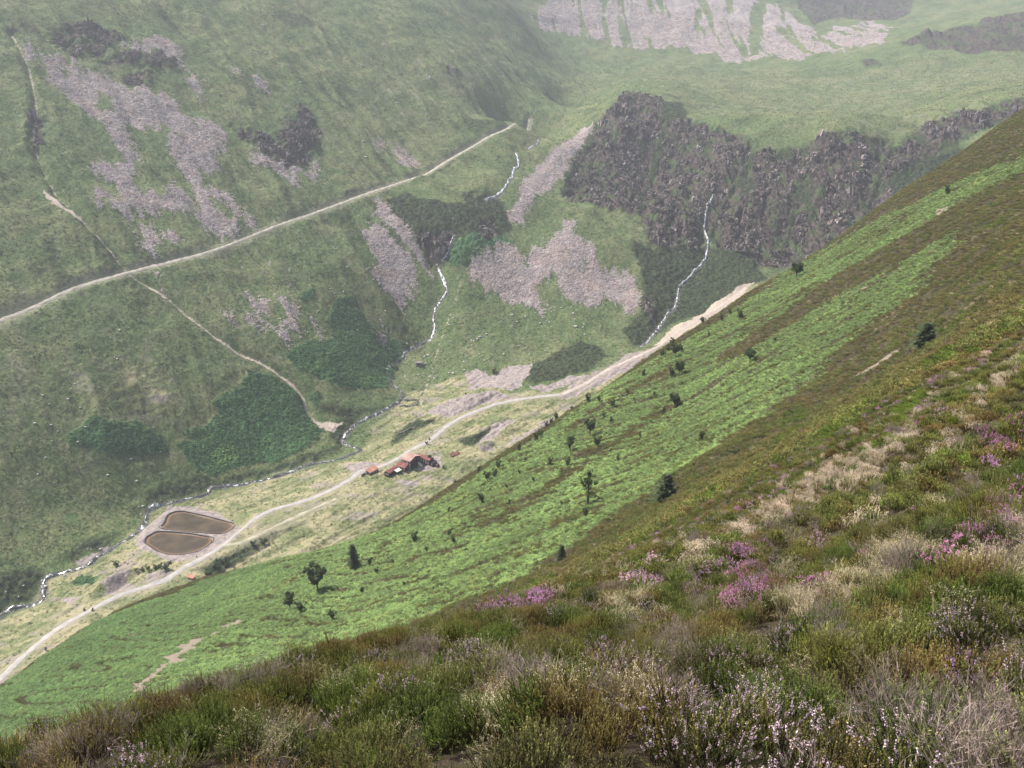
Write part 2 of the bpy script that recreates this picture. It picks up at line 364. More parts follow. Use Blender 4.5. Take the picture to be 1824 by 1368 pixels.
def class_mask(x, y, polys, width=2.5, margin=14):
    out = np.full(x.shape, -1e3)
    for poly in polys:
        lo = poly.min(0) - margin; hi = poly.max(0) + margin
        m = (x > lo[0]) & (x < hi[0]) & (y > lo[1]) & (y < hi[1])
        if not m.any(): continue
        out[m] = np.maximum(out[m], poly_signed(x[m], y[m], poly))
    return np.clip(out / (2 * width) + 0.5, 0, 1)

# ponds
POND_Z = far.z(*far.hit(335, 935)) - 0.5
def on_level(pts, z):
    out = []
    for u, v in pts:
        d = pdir(u, v); t = (z - CAMZ) / d[2]; out.append((d[0] * t, d[1] * t))
    return np.array(out)
pond_px = [[(296,931),(299,922),(305.5,916),(320,912.5),(337,914.5),(362,921),(405,931),(415,936),(414,940),(405,947),(391,950.5),(348,948),(291,941.5),(292,936)],
           [(260,966),(263,959),(268.5,955),(281,949),(300,949),(320,951),(370,957.5),(377,961),(375,967),(367,973),(351,982),(325,987),(300,986),(281,980)]]
pond_poly = [on_level(p, POND_Z) for p in pond_px]
pad_poly = on_level([(246,962),(263,935),(299,908),(345,905),(420,921),(438,934),(425,950),(395,973),(360,993),(300,998),(255,987)], POND_Z)

def dune(x, y, u, v, rx, ry, h, ang=0.785):
    cx, cy = far.hit(u, v); dx = x - cx; dy = y - cy
    a = dx * math.cos(ang) + dy * math.sin(ang); b = -dx * math.sin(ang) + dy * math.cos(ang)
    q = np.sqrt((a / rx) ** 2 + (b / ry) ** 2)
    return h * np.clip(1 - q, 0, 1) ** 0.8 * (1 + 0.25 * fbm(x / 6, y / 6, 3, 77))

def far_surface(x, y):
    """final height of the valley terrain and its land cover masks"""
    r = np.hypot(x, y)
    z = far.z(x, y)
    wx, wy = curl(x, y, 5.0, 26.0, 11); wx, wy = curl(wx, wy, 2.2, 6.0, 21)
    # downhill streaks on the opposite fell side
    s = (-x + y) / math.sqrt(2); a = (x + y) / math.sqrt(2)
    onopp = sstep(500, 560, s)
    st = fbm(a / 7.0, s / 70.0, 3, 31) * 20.0 * onopp * sstep(-20, -110, x)
    sx, sy = wx - st / math.sqrt(2), wy + st / math.sqrt(2)
    lumps = fbm(x / 3.2, y / 3.2, 3, 51)
    M = {}
    s2 = fbm(x / 6.0 + y / 60.0, y / 55.0, 3, 33) * 13.0 * sstep(-90, -40, x) * (1 - sstep(1150, 1300, r)); sy = sy + s2
    s3 = fbm(x / 13.0, y / 150.0, 3, 35) * 38.0 * sstep(1250, 1400, r); sy = sy + s3
    M['scree'] = class_mask(sx, sy, worldpoly['scree'], 4.0)
    M['scree'] *= 1 - class_mask(sx, sy, worldpoly['green_over'], 2.0)
    hw = sstep(1350, 1500, r)
    M['scree'] *= 1 - 0.9 * sstep(1300, 1400, r) * sstep(0.16, 0.30, fbm(x / 26 + 3, y / 260, 4, 47)) 
    M['bracken'] = class_mask(wx, wy, worldpoly['bracken'], 2.0)
    M['rock'] = class_mask(wx, wy, worldpoly['rock'], 9.0)
    M['dark'] = class_mask(wx, wy, worldpoly['dark'], 5.0)
    M['spoil'] = class_mask(wx, wy, worldpoly['spoil'], 2.0)
    M['pale'] = class_mask(wx, wy, worldpoly['pale'], 1.2)
    M['dry'] = class_mask(wx, wy, worldpoly['dry'], 6.0) * (1 - 0.72 * sstep(800, 900, r))
    M['dry'] = np.maximum(M['dry'], class_mask(wx + 14 * fbm(x / 45, y / 45, 2, 37), wy, worldpoly['olive'], 22.0) * (0.30 + 0.30 * fbm(a / 12, s / 60, 3, 39)))
    M['dark'] = np.maximum(M['dark'], onopp * (1 - hw) * 0.55 * sstep(0.30, 0.55, ridge(a / 38.0 + 0.6 * pn(x / 60, y / 60, 41), s / 230.0, 2, 43)) * sstep(-0.1, 0.3, pn(x / 90, y / 90, 45)))
    ld = {k: None for k in worldline}
    def dist(k):
        if ld[k] is None:
            L = worldline[k]; lo = L.min(0) - 30; hi = L.max(0) + 30
            m = (x > lo[0]) & (x < hi[0]) & (y > lo[1]) & (y < hi[1])
            d = np.full(x.shape, 99.0); d[m] = line_dist(x[m], y[m], L); ld[k] = d
        return ld[k]
    tracks = np.minimum(np.minimum(dist('mine_path'), dist('road')), np.minimum(dist('upper_track'), dist('side_track')))
    water = np.minimum.reduce([dist(k) for k in ('stream', 'falls_lower', 'falls_middle', 'falls_upper', 'falls_right', 'falls_crag', 'falls_top')])
    gully = dist('gully')
    gl = np.minimum.reduce([dist(k) for k in ('cleft_a', 'cleft_b', 'cleft_c', 'cleft_d', 'cleft_e')])
    M['dark'] = np.maximum(M['dark'], M['rock'] * 0.85)
    M['rock'] = M['rock'] * (1 - 0.55 * np.exp(-(gl / 6.0) ** 2)) * (1 - 0.6 * sstep(0.24, 0.42, fbm(x / 30 + 5, y / 50, 4, 49)) * sstep(600, 700, r))
    M['dark'] = np.maximum(M['dark'], 0.40 * sstep(-0.25, 0.3, fbm(x / 60, y / 60, 3, 53)) * sstep(960, 1050, r) * (1 - sstep(1480, 1600, r)) * (1 - onopp))
    # relief
    amp = 1 + 0.6 * sstep(600, 1500, r)
    rel = fbm(x / 60, y / 60, 3, 1) * 4.5 * amp * (1 - M['dry'] * 0.6)
    rel += fbm(x / 9, y / 9, 3, 5) * 0.9
    rel += ridge(a / 42.0 + 0.3 * pn(x / 80, y / 80, 9), s / 260.0, 3, 13) * 5.0 * onopp * (1 - hw)
    # crag: ribs and couloirs down the face, broken ledges across it
    cm = M['rock']; cm = cm * cm * (3 - 2 * cm)
    w = 0.35 * fbm(x / 40, y / 40, 2, 61)
    rib = ridge(x / 26.0 + w * 2, y / 110.0, 4, 62) * 9.0 + ridge(x / 8.0 + w * 3, y / 30.0, 3, 66) * 3.0
    ledge = ridge(x / 30.0, (z + 14 * w) / 8.0, 3, 69) * 3.4 + fbm(x / 7.0, z / 4.5, 3, 73) * 2.2
    rib = rib * 0.75 + (ridge(x / 78.0 + w, y / 300.0, 2, 74) - 0.4) * 15.0
    rib = rib * (0.45 + 0.9 * sstep(-0.35, 0.35, pn(x / 70, y / 70, 63)))
    rel += cm * (rib - 3.5 + ledge + fbm(x / 3.0, y / 3.0, 3, 71) * 1.6)
    rel += M['dark'] * fbm(x / 5, y / 5, 3, 81) * 2.0 * (1 - cm)
    rel += M['bracken'] * (0.9 + lumps * 0.9 + fbm(x / 1.3, y / 1.3, 2, 83) * 0.7)
    rel += M['scree'] * fbm(x / 2.0, y / 2.0, 3, 85) * 0.8
    rel += M['spoil'] * fbm(x / 5.0, y / 5.0, 3, 87) * 0.9
    rel += (1 - M['scree']) * (1 - cm) * fbm(x / 2.2, y / 2.2, 2, 89) * 0.30
    rel += M['dry'] * (ridge(a / 55.0 + pn(x / 40, y / 40, 98), s / 7.0, 3, 99) - 0.4) * 1.5
    rel -= 3.6 * np.exp(-(gully / 3.6) ** 2) * (1 + 0.8 * pn(x / 15, y / 15, 90))
    flat = np.exp(-(tracks / 5.0) ** 2)
    z = z + rel * (1 - flat)
    wf = np.exp(-(water / 7.0) ** 2)
    z = z - 1.2 * wf * (1 + 0.4 * pn(x / 5, y / 5, 91)) - (3.0 + 1.0 * sstep(750, 800, r) * (1 - sstep(870, 960, r)) * sstep(60, 0, x)) * np.exp(-(water / 14.0) ** 2) * sstep(640, 760, r)
    cl = sum(wd * np.exp(-(np.abs(dist(k)) / w0) ** 2) for k, w0, wd in (('cleft_a', 13, 15), ('cleft_b', 9, 8), ('cleft_c', 10, 9), ('cleft_d', 12, 10), ('cleft_e', 8, 6)))
    z = z - cl * np.maximum(cm, 0.25) * (1 + 0.5 * pn(x / 9, y / 9, 94)) + cm * 5.0 * (1 - np.exp(-cl))*0
    # spoil heaps and humps on the valley floor
    z = z + dune(x, y, 203, 1042, 15, 6.5, 7.0) + dune(x, y, 835, 718, 44, 9, 4.5, 0.62) + dune(x, y, 282, 1024, 9, 7, 2.0)
    z = z + dune(x, y, 862, 795, 9, 6, 4.0) + dune(x, y, 905, 765, 22, 8, 3.0) + dune(x, y, 600, 855, 30, 8, 1.5)
    # pond pad and basins
    m = (np.abs(x - pad_poly[:, 0].mean()) < 90) & (np.abs(y - pad_poly[:, 1].mean()) < 90)
    pad = np.zeros(x.shape); pin = np.full(x.shape, -99.0)
    if m.any():
        pad[m] = sstep(-7, 3, poly_signed(x[m], y[m], pad_poly))
        pin[m] = np.maximum(poly_signed(x[m], y[m], pond_poly[0]), poly_signed(x[m], y[m], pond_poly[1]))
    z = z * (1 - pad) + pad * (POND_Z + 0.55 + 0.08 * fbm(x / 2.5, y / 2.5, 2, 95))
    z = np.where(pin > -1.6, np.minimum(z, POND_Z + 0.55 - (pin + 1.6) * 0.8), z)
    z = np.maximum(z, np.where(pin > 0, POND_Z - 2.0, -1e9))
    rust = sstep(-1.3, -0.2, pin) 
    wet = np.exp(-(water / 3.2) ** 2) * 0.85
    return z, M, dict(rust=rust, wet=wet, gully=np.exp(-(gully / 1.5) ** 2) * (0.95 - 0.40 * sstep(620, 720, r)) * (0.75 + 0.4 * sstep(-0.2, 0.25, pn(x / 14, y / 14, 93))),
                      incline=np.exp(-(dist('incline') / 1.8) ** 2) * (0.55 + 0.5 * pn(x / 6, y / 6, 97)), verge=np.exp(-(tracks / 3.2) ** 2), shoulder=np.exp(-(tracks / 9.0) ** 2))

def grid_faces(n, m):
    i = np.arange((n - 1) * (m - 1)); a = (i // (m - 1)) * m + i % (m - 1)
    return np.stack([a, a + m, a + m + 1, a + 1], 1)      # wound so that normals point up

def mesh_from(name, co, faces, smooth=True):
    me = bpy.data.meshes.new(name)
    co = np.asarray(co, np.float32).reshape(-1, 3); faces = np.asarray(faces, np.int32)
    k = faces.shape[1]; nf = len(faces)
    me.vertices.add(len(co)); me.vertices.foreach_set('co', co.ravel())
    me.loops.add(nf * k); me.loops.foreach_set('vertex_index', faces.ravel())
    me.polygons.add(nf); me.polygons.foreach_set('loop_start', np.arange(nf, dtype=np.int32) * k)
    try: me.polygons.foreach_set('loop_total', np.full(nf, k, np.int32))
    except Exception: pass
    if smooth: me.polygons.foreach_set('use_smooth', np.ones(nf, bool))
    me.update(calc_edges=True)
    return me

def add_col(me, name, rgba):
    at = me.color_attributes.new(name, 'FLOAT_COLOR', 'POINT')
    at.data.foreach_set('color', np.asarray(rgba, np.float32).ravel())

def link(name, me, mat=None, parent=None, label=None, cat=None, kind=None, group=None):
    o = bpy.data.objects.new(name, me); scene.collection.objects.link(o)
    if mat is not None and me is not None and not me.materials: me.materials.append(mat)
    if parent is not None: o.parent = parent
    if label: o['label'] = label
    if cat: o['category'] = cat
    if kind: o['kind'] = kind
    if group: o['group'] = group
    return o

# ------------------------------------------------------------------ shader helpers
class NT:
    def __init__(self, name):
        self.mat = bpy.data.materials.new(name); self.mat.use_nodes = True
        self.t = self.mat.node_tree
        for n in list(self.t.nodes): self.t.nodes.remove(n)
        self.out = self.t.nodes.new('ShaderNodeOutputMaterial')
    def n(self, typ, **kw):
        nd = self.t.nodes.new(typ)
        for k, v in kw.items(): setattr(nd, k, v)
        return nd
    def set(self, sock, v):
        if isinstance(v, bpy.types.NodeSocket): self.t.links.new(v, sock)
        elif isinstance(v, (tuple, list)):
            sock.default_value = tuple(v) + ((1.0,) if len(v) == 3 and len(sock.default_value) == 4 else ())
        else: sock.default_value = v
    def math(self, op, a, b=0.0, c=None, clamp=False):
        nd = self.n('ShaderNodeMath', operation=op, use_clamp=clamp)
        self.set(nd.inputs[0], a); self.set(nd.inputs[1], b)
        if c is not None: self.set(nd.inputs[2], c)
        return nd.outputs[0]
    def mix(self, f, a, b, mode='MIX'):
        nd = self.n('ShaderNodeMix', data_type='RGBA', blend_type=mode)
        self.set(nd.inputs[0], f); self.set(nd.inputs[6], a); self.set(nd.inputs[7], b)
        return nd.outputs[2]
    def noise(self, vec, scale, detail=3.0, rough=0.55, dim='3D'):
        nd = self.n('ShaderNodeTexNoise', noise_dimensions=dim)
        self.set(nd.inputs['Vector'], vec); nd.inputs['Scale'].default_value = scale
        nd.inputs['Detail'].default_value = detail; nd.inputs['Roughness'].default_value = rough
        return nd.outputs[0]
    def voro(self, vec, scale, out='Color', feature='F1'):
        nd = self.n('ShaderNodeTexVoronoi', feature=feature)
        self.set(nd.inputs['Vector'], vec); nd.inputs['Scale'].default_value = scale
        return nd.outputs[out]
    def ramp(self, v, a, b):
        nd = self.n('ShaderNodeMapRange', clamp=True); nd.interpolation_type = 'SMOOTHSTEP'
        self.set(nd.inputs[0], v); nd.inputs[1].default_value = a; nd.inputs[2].default_value = b
        return nd.outputs[0]
    def pos(self):
        return self.n('ShaderNodeTexCoord').outputs['Object']
    def attr(self, name, typ='GEOMETRY'):
        nd = self.n('ShaderNodeAttribute', attribute_name=name, attribute_type=typ); return nd
    def scaled(self, vec, sx, sy, sz, rot=0.0):
        nd = self.n('ShaderNodeMapping'); self.set(nd.inputs['Vector'], vec)
        nd.inputs['Scale'].default_value = (sx, sy, sz); nd.inputs['Rotation'].default_value = (0, 0, rot)
        return nd.outputs[0]
    def surf(self, col, rough=0.9, bump=None, bstr=0.5, bdist=1.0, spec=0.2, trans=0.0):
        b = self.n('ShaderNodeBsdfPrincipled')
        self.set(b.inputs['Base Color'], col); self.set(b.inputs['Roughness'], rough)
        b.inputs['Specular IOR Level'].default_value = spec
        if bump is not None:
            bn = self.n('ShaderNodeBump'); self.set(bn.inputs['Height'], bump)
            bn.inputs['Strength'].default_value = bstr; bn.inputs['Distance'].default_value = bdist
            self.t.links.new(bn.outputs[0], b.inputs['Normal'])
        sh = b.outputs[0]
        if trans:
            tr = self.n('ShaderNodeBsdfTranslucent'); self.set(tr.inputs[0], col)
            mx = self.n('ShaderNodeMixShader'); mx.inputs[0].default_value = trans
            self.t.links.new(sh, mx.inputs[1]); self.t.links.new(tr.outputs[0], mx.inputs[2]); sh = mx.outputs[0]
        self.t.links.new(sh, self.out.inputs['Surface'])
        return self.mat

def edge(t, m, noise, k=0.9, sharp=0.12):
    """turns a soft 0..1 mask into a ragged one"""
    v = t.math('ADD', m, t.math('MULTIPLY', t.math('SUBTRACT', noise, 0.5), k))
    return t.ramp(v, 0.5 - sharp, 0.5 + sharp)

# valley terrain material
def valley_material():
    t = NT('valley_ground'); p = t.pos()
    A = t.attr('m1').outputs['Color']; B = t.attr('m2').outputs['Color']; Cc = t.attr('m3').outputs['Color']
    sa = t.n('ShaderNodeSeparateColor'); t.set(sa.inputs[0], A)
    sb = t.n('ShaderNodeSeparateColor'); t.set(sb.inputs[0], B)
    sc = t.n('ShaderNodeSeparateColor'); t.set(sc.inputs[0], Cc)
    a4 = t.attr('m1').outputs['Alpha']; b4 = t.attr('m2').outputs['Alpha']; c4 = t.attr('m3').outputs['Alpha']
    n_big = t.noise(p, 0.012, 4); n_mid = t.noise(p, 0.06, 4, 0.6); n_sm = t.noise(p, 0.35, 4, 0.65); n_fine = t.noise(p, 1.1, 3, 0.6)
    streak = t.noise(t.scaled(p, 0.35, 0.035, 0.035, math.radians(-45)), 1.0, 4, 0.6)
    g = t.mix(t.ramp(n_big, 0.40, 0.60), (0.100, 0.142, 0.056), (0.165, 0.182, 0.084))
    g = t.mix(t.ramp(n_mid, 0.42, 0.66), g, (0.072, 0.118, 0.042))
    g = t.mix(t.math('MULTIPLY', t.ramp(streak, 0.50, 0.72), 0.6), g, (0.170, 0.175, 0.095))
    g = t.mix(t.math('MULTIPLY', t.ramp(n_sm, 0.52, 0.66), 0.85), g, (0.180, 0.185, 0.100))
    g = t.mix(t.math('MULTIPLY', t.ramp(n_sm, 0.46, 0.36), 0.7), g, (0.042, 0.070, 0.028))
    g = t.mix(t.math('MULTIPLY', t.ramp(n_fine, 0.52, 0.40), 0.6), g, (0.034, 0.052, 0.022))
    g = t.mix(t.math('MULTIPLY', t.ramp(n_fine, 0.60, 0.72), 0.4), g, (0.20, 0.21, 0.12))
    n_pat = t.noise(p, 0.028, 5, 0.65)
    g = t.mix(t.math('MULTIPLY', t.ramp(n_pat, 0.58, 0.68), 0.4), g, (0.050, 0.068, 0.034))
    frag = t.math('MULTIPLY', t.ramp(t.noise(t.scaled(p, 0.22, 0.07, 0.07, math.radians(-45)), 1.0, 5, 0.7), 0.62, 0.68), t.ramp(t.noise(p, 0.008, 2), 0.50, 0.60))
    g = t.mix(t.math('MULTIPLY', frag, 0.8), g, (0.27, 0.235, 0.235))
    # scattered stones
    stone = t.math('MULTIPLY', t.ramp(t.voro(p, 0.33, 'Distance'), 0.16, 0.10), t.ramp(t.noise(p, 0.05, 2), 0.52, 0.62))
    g = t.mix(t.math('MULTIPLY', stone, 0.6), g, (0.30, 0.28, 0.26))
    # dry grass on the floor
    dryc = t.mix(t.ramp(t.noise(t.scaled(p, 0.05, 0.10, 0.1, math.radians(-45)), 1.0, 5, 0.68), 0.40, 0.58), (0.120, 0.148, 0.062), (0.30, 0.268, 0.160))
    dryc = t.mix(t.math('MULTIPLY', t.ramp(t.noise(p, 0.035, 4, 0.6), 0.52, 0.62), 0.7), dryc, (0.13, 0.15, 0.065))
    dryc = t.mix(t.math('MULTIPLY', t.ramp(n_fine, 0.5, 0.66), 0.5), dryc, (0.42, 0.38, 0.25))
    dryc = t.mix(t.math('MULTIPLY', t.ramp(n_sm, 0.50, 0.34), 0.7), dryc, (0.10, 0.105, 0.045))
    g = t.mix(t.math('MULTIPLY', edge(t, sb.outputs[0], n_mid, 0.8, 0.25), 0.92), g, dryc)
    patch = t.math('MULTIPLY', t.ramp(t.noise(t.scaled(p, 0.035, 0.07, 0.06, math.radians(-45)), 1.0, 5, 0.65), 0.55, 0.62), sb.outputs[0])
    g = t.mix(t.math('MULTIPLY', patch, 0.75), g, (0.25, 0.215, 0.19))
    # dark growth
    darkc = t.mix(t.ramp(n_sm, 0.40, 0.62), (0.014, 0.022, 0.014), (0.050, 0.068, 0.030))
    darkc = t.mix(t.math('MULTIPLY', t.ramp(n_fine, 0.55, 0.72), 0.8), darkc, (0.10, 0.11, 0.055))
    g = t.mix(edge(t, sb.outputs[1], n_sm, 1.1, 0.25), g, darkc)
    # bracken
    brk = t.mix(t.ramp(n_fine, 0.35, 0.65), (0.026, 0.066, 0.030), (0.070, 0.145, 0.060))
    brk = t.mix(t.math('MULTIPLY', t.ramp(n_mid, 0.58, 0.68), 0.6), brk, (0.10, 0.17, 0.05))
    g = t.mix(edge(t, sa.outputs[1], n_sm, 0.7, 0.2), g, brk)
    # rock, and the cloud shade patch painted with it
    vr = t.noise(t.scaled(p, 0.42, 0.12, 0.16), 1.0, 6, 0.72)
    rk = t.mix(t.ramp(vr, 0.36, 0.66), (0.015, 0.012, 0.012), (0.105, 0.082, 0.078))
    rk = t.mix(t.math('MULTIPLY', t.ramp(t.noise(t.scaled(p, 0.9, 0.25, 0.35), 1.0, 5, 0.7), 0.60, 0.72), 0.75), rk, (0.33, 0.28, 0.27))
    rk = t.mix(t.math('MULTIPLY', t.ramp(t.noise(t.scaled(p, 0.05, 0.03, 0.06), 1.0, 7, 0.75), 0.50, 0.58), 0.9), rk, t.mix(t.ramp(n_fine, 0.4, 0.6), (0.030, 0.048, 0.022), (0.085, 0.115, 0.048)))
    g = t.mix(edge(t, sa.outputs[2], n_sm, 0.8, 0.2), g, rk)
    # scree
    vo = t.n('ShaderNodeSeparateColor'); t.set(vo.inputs[0], t.voro(p, 1.1, 'Color'))
    scc = t.mix(vo.outputs[0], (0.185, 0.160, 0.165), (0.375, 0.320, 0.315))
    scc = t.mix(t.math('MULTIPLY', t.ramp(t.noise(t.scaled(p, 0.20, 0.03, 0.05), 1.0, 4, 0.6), 0.52, 0.62), 0.45), scc, (0.15, 0.125, 0.13))
    scc = t.mix(t.math('MULTIPLY', t.ramp(t.noise(p, 0.10, 5, 0.7), 0.60, 0.66), 0.8), scc, (0.07, 0.09, 0.045))
    scc = t.mix(t.math('MULTIPLY', t.ramp(n_mid, 0.50, 0.70), 0.6), scc, (0.38, 0.32, 0.29))
    scc = t.mix(t.math('MULTIPLY', t.ramp(n_fine, 0.45, 0.30), 0.7), scc, (0.10, 0.088, 0.090))
    g = t.mix(edge(t, sa.outputs[0], t.math('ADD', t.math('MULTIPLY', n_sm, 0.65), t.math('MULTIPLY', t.noise(p, 0.14, 5, 0.7), 0.35)), 3.0, 0.16), g, scc)
    # grey spoil, pale earth
    sp = t.mix(t.ramp(n_sm, 0.35, 0.65), (0.19, 0.165, 0.165), (0.33, 0.28, 0.255))
    sp = t.mix(t.math('MULTIPLY', t.ramp(n_fine, 0.45, 0.3), 0.6), sp, (0.12, 0.10, 0.10))
    g = t.mix(edge(t, a4, n_sm, 0.7, 0.15), g, sp)
    pl = t.mix(n_sm, (0.33, 0.26, 0.22), (0.50, 0.43, 0.36))
    g = t.mix(edge(t, t.math('MAXIMUM', sb.outputs[2], t.math('MAXIMUM', sc.outputs[2], c4)), n_sm, 0.9, 0.2), g, pl)
    # streamside stones, track verges
    st2 = t.mix(t.ramp(n_fine, 0.45, 0.6), (0.040, 0.042, 0.034), (0.22, 0.20, 0.185))
    g = t.mix(edge(t, sc.outputs[1], n_sm, 1.2, 0.15), g, st2)
    g = t.mix(t.math('MULTIPLY', edge(t, b4, n_sm, 1.0, 0.3), 0.5), g, (0.26, 0.23, 0.18))
    # rust at the pond margin
    g = t.mix(sc.outputs[0], g, t.mix(n_sm, (0.28, 0.19, 0.13), (0.38, 0.30, 0.23)))
    bh = t.math('ADD', t.math('MULTIPLY', n_sm, 1.4), t.math('MULTIPLY', n_fine, 0.7))
    bh = t.math('ADD', bh, t.math('MULTIPLY', t.math('MULTIPLY', t.voro(p, 0.75, 'Distance'), sa.outputs[0]), -0.9))
    return t.surf(g, 0.95, bh, 0.55, 1.0, 0.1)

# build the valley terrain
def build_valley():
    az = np.linspace(-0.80, 0.86, 1560)
    rs = np.concatenate([np.arange(300, 390, 3.0), np.arange(390, 640, 0.85), np.arange(640, 1120, 0.75), np.arange(1120, 1500, 1.6), np.arange(1500, 2650, 3.6)])
    A, R = np.meshgrid(az, rs)
    x = (R * np.sin(A)).ravel(); y = (R * np.cos(A)).ravel()
    z, M, S = far_surface(x, y)
    me = mesh_from('valley_terrain', np.stack([x, y, z], 1), grid_faces(len(rs), len(az)))
    add_col(me, 'm1', np.stack([M['scree'], M['bracken'], M['rock'], M['spoil']], 1))
    add_col(me, 'm2', np.stack([M['dry'], M['dark'], M['pale'], S['shoulder'] * 0.7], 1))
    add_col(me, 'm3', np.stack([S['rust'], S['wet'] * 0.85, S['gully'], S['incline'] * 0.75], 1))
    o = link('valley_terrain', me, valley_material(), kind='structure')
    zz = z.reshape(len(rs), len(az))
    def h(px, py):
        px = np.asarray(px, float); py = np.asarray(py, float)
        rr = np.hypot(px, py); aa = np.arctan2(px, py)
        fi = np.clip(np.interp(rr, rs, np.arange(len(rs))), 0, len(rs) - 1.001); fj = np.clip((aa - az[0]) / (az[1] - az[0]), 0, len(az) - 1.001)
        i = fi.astype(int); j = fj.astype(int); di = fi - i; dj = fj - j
        return (zz[i, j] * (1 - dj) + zz[i, j + 1] * dj) * (1 - di) + (zz[i + 1, j] * (1 - dj) + zz[i + 1, j + 1] * dj) * di
    run = np.maximum.accumulate((zz - CAMZ) / rs[:, None], 0)
    MG = {k: v.reshape(len(rs), len(az)).astype(np.float32) for k, v in M.items()}
    MG['track'] = np.maximum(np.maximum(S['verge'], S['wet'] * 1.1), S['gully']).reshape(len(rs), len(az)).astype(np.float32)
    def ij(px, py):
        fi = np.clip(np.interp(np.hypot(px, py), rs, np.arange(len(rs))), 0, len(rs) - 1).astype(int)
        return fi, np.clip((np.arctan2(px, py) - az[0]) / (az[1] - az[0]), 0, len(az) - 1).astype(int)
    def mask(k, px, py): i, j = ij(px, py); return MG[k][i, j].astype(float)
    def hidden(px, py):
        i, j = ij(px, py); return (zz[i, j] + 1.5 - CAMZ) / np.hypot(px, py) < run[np.maximum(i - 4, 0), j] - 0.012
    return o, h, mask, hidden
valley, far_h, far_mask, far_hidden = build_valley()
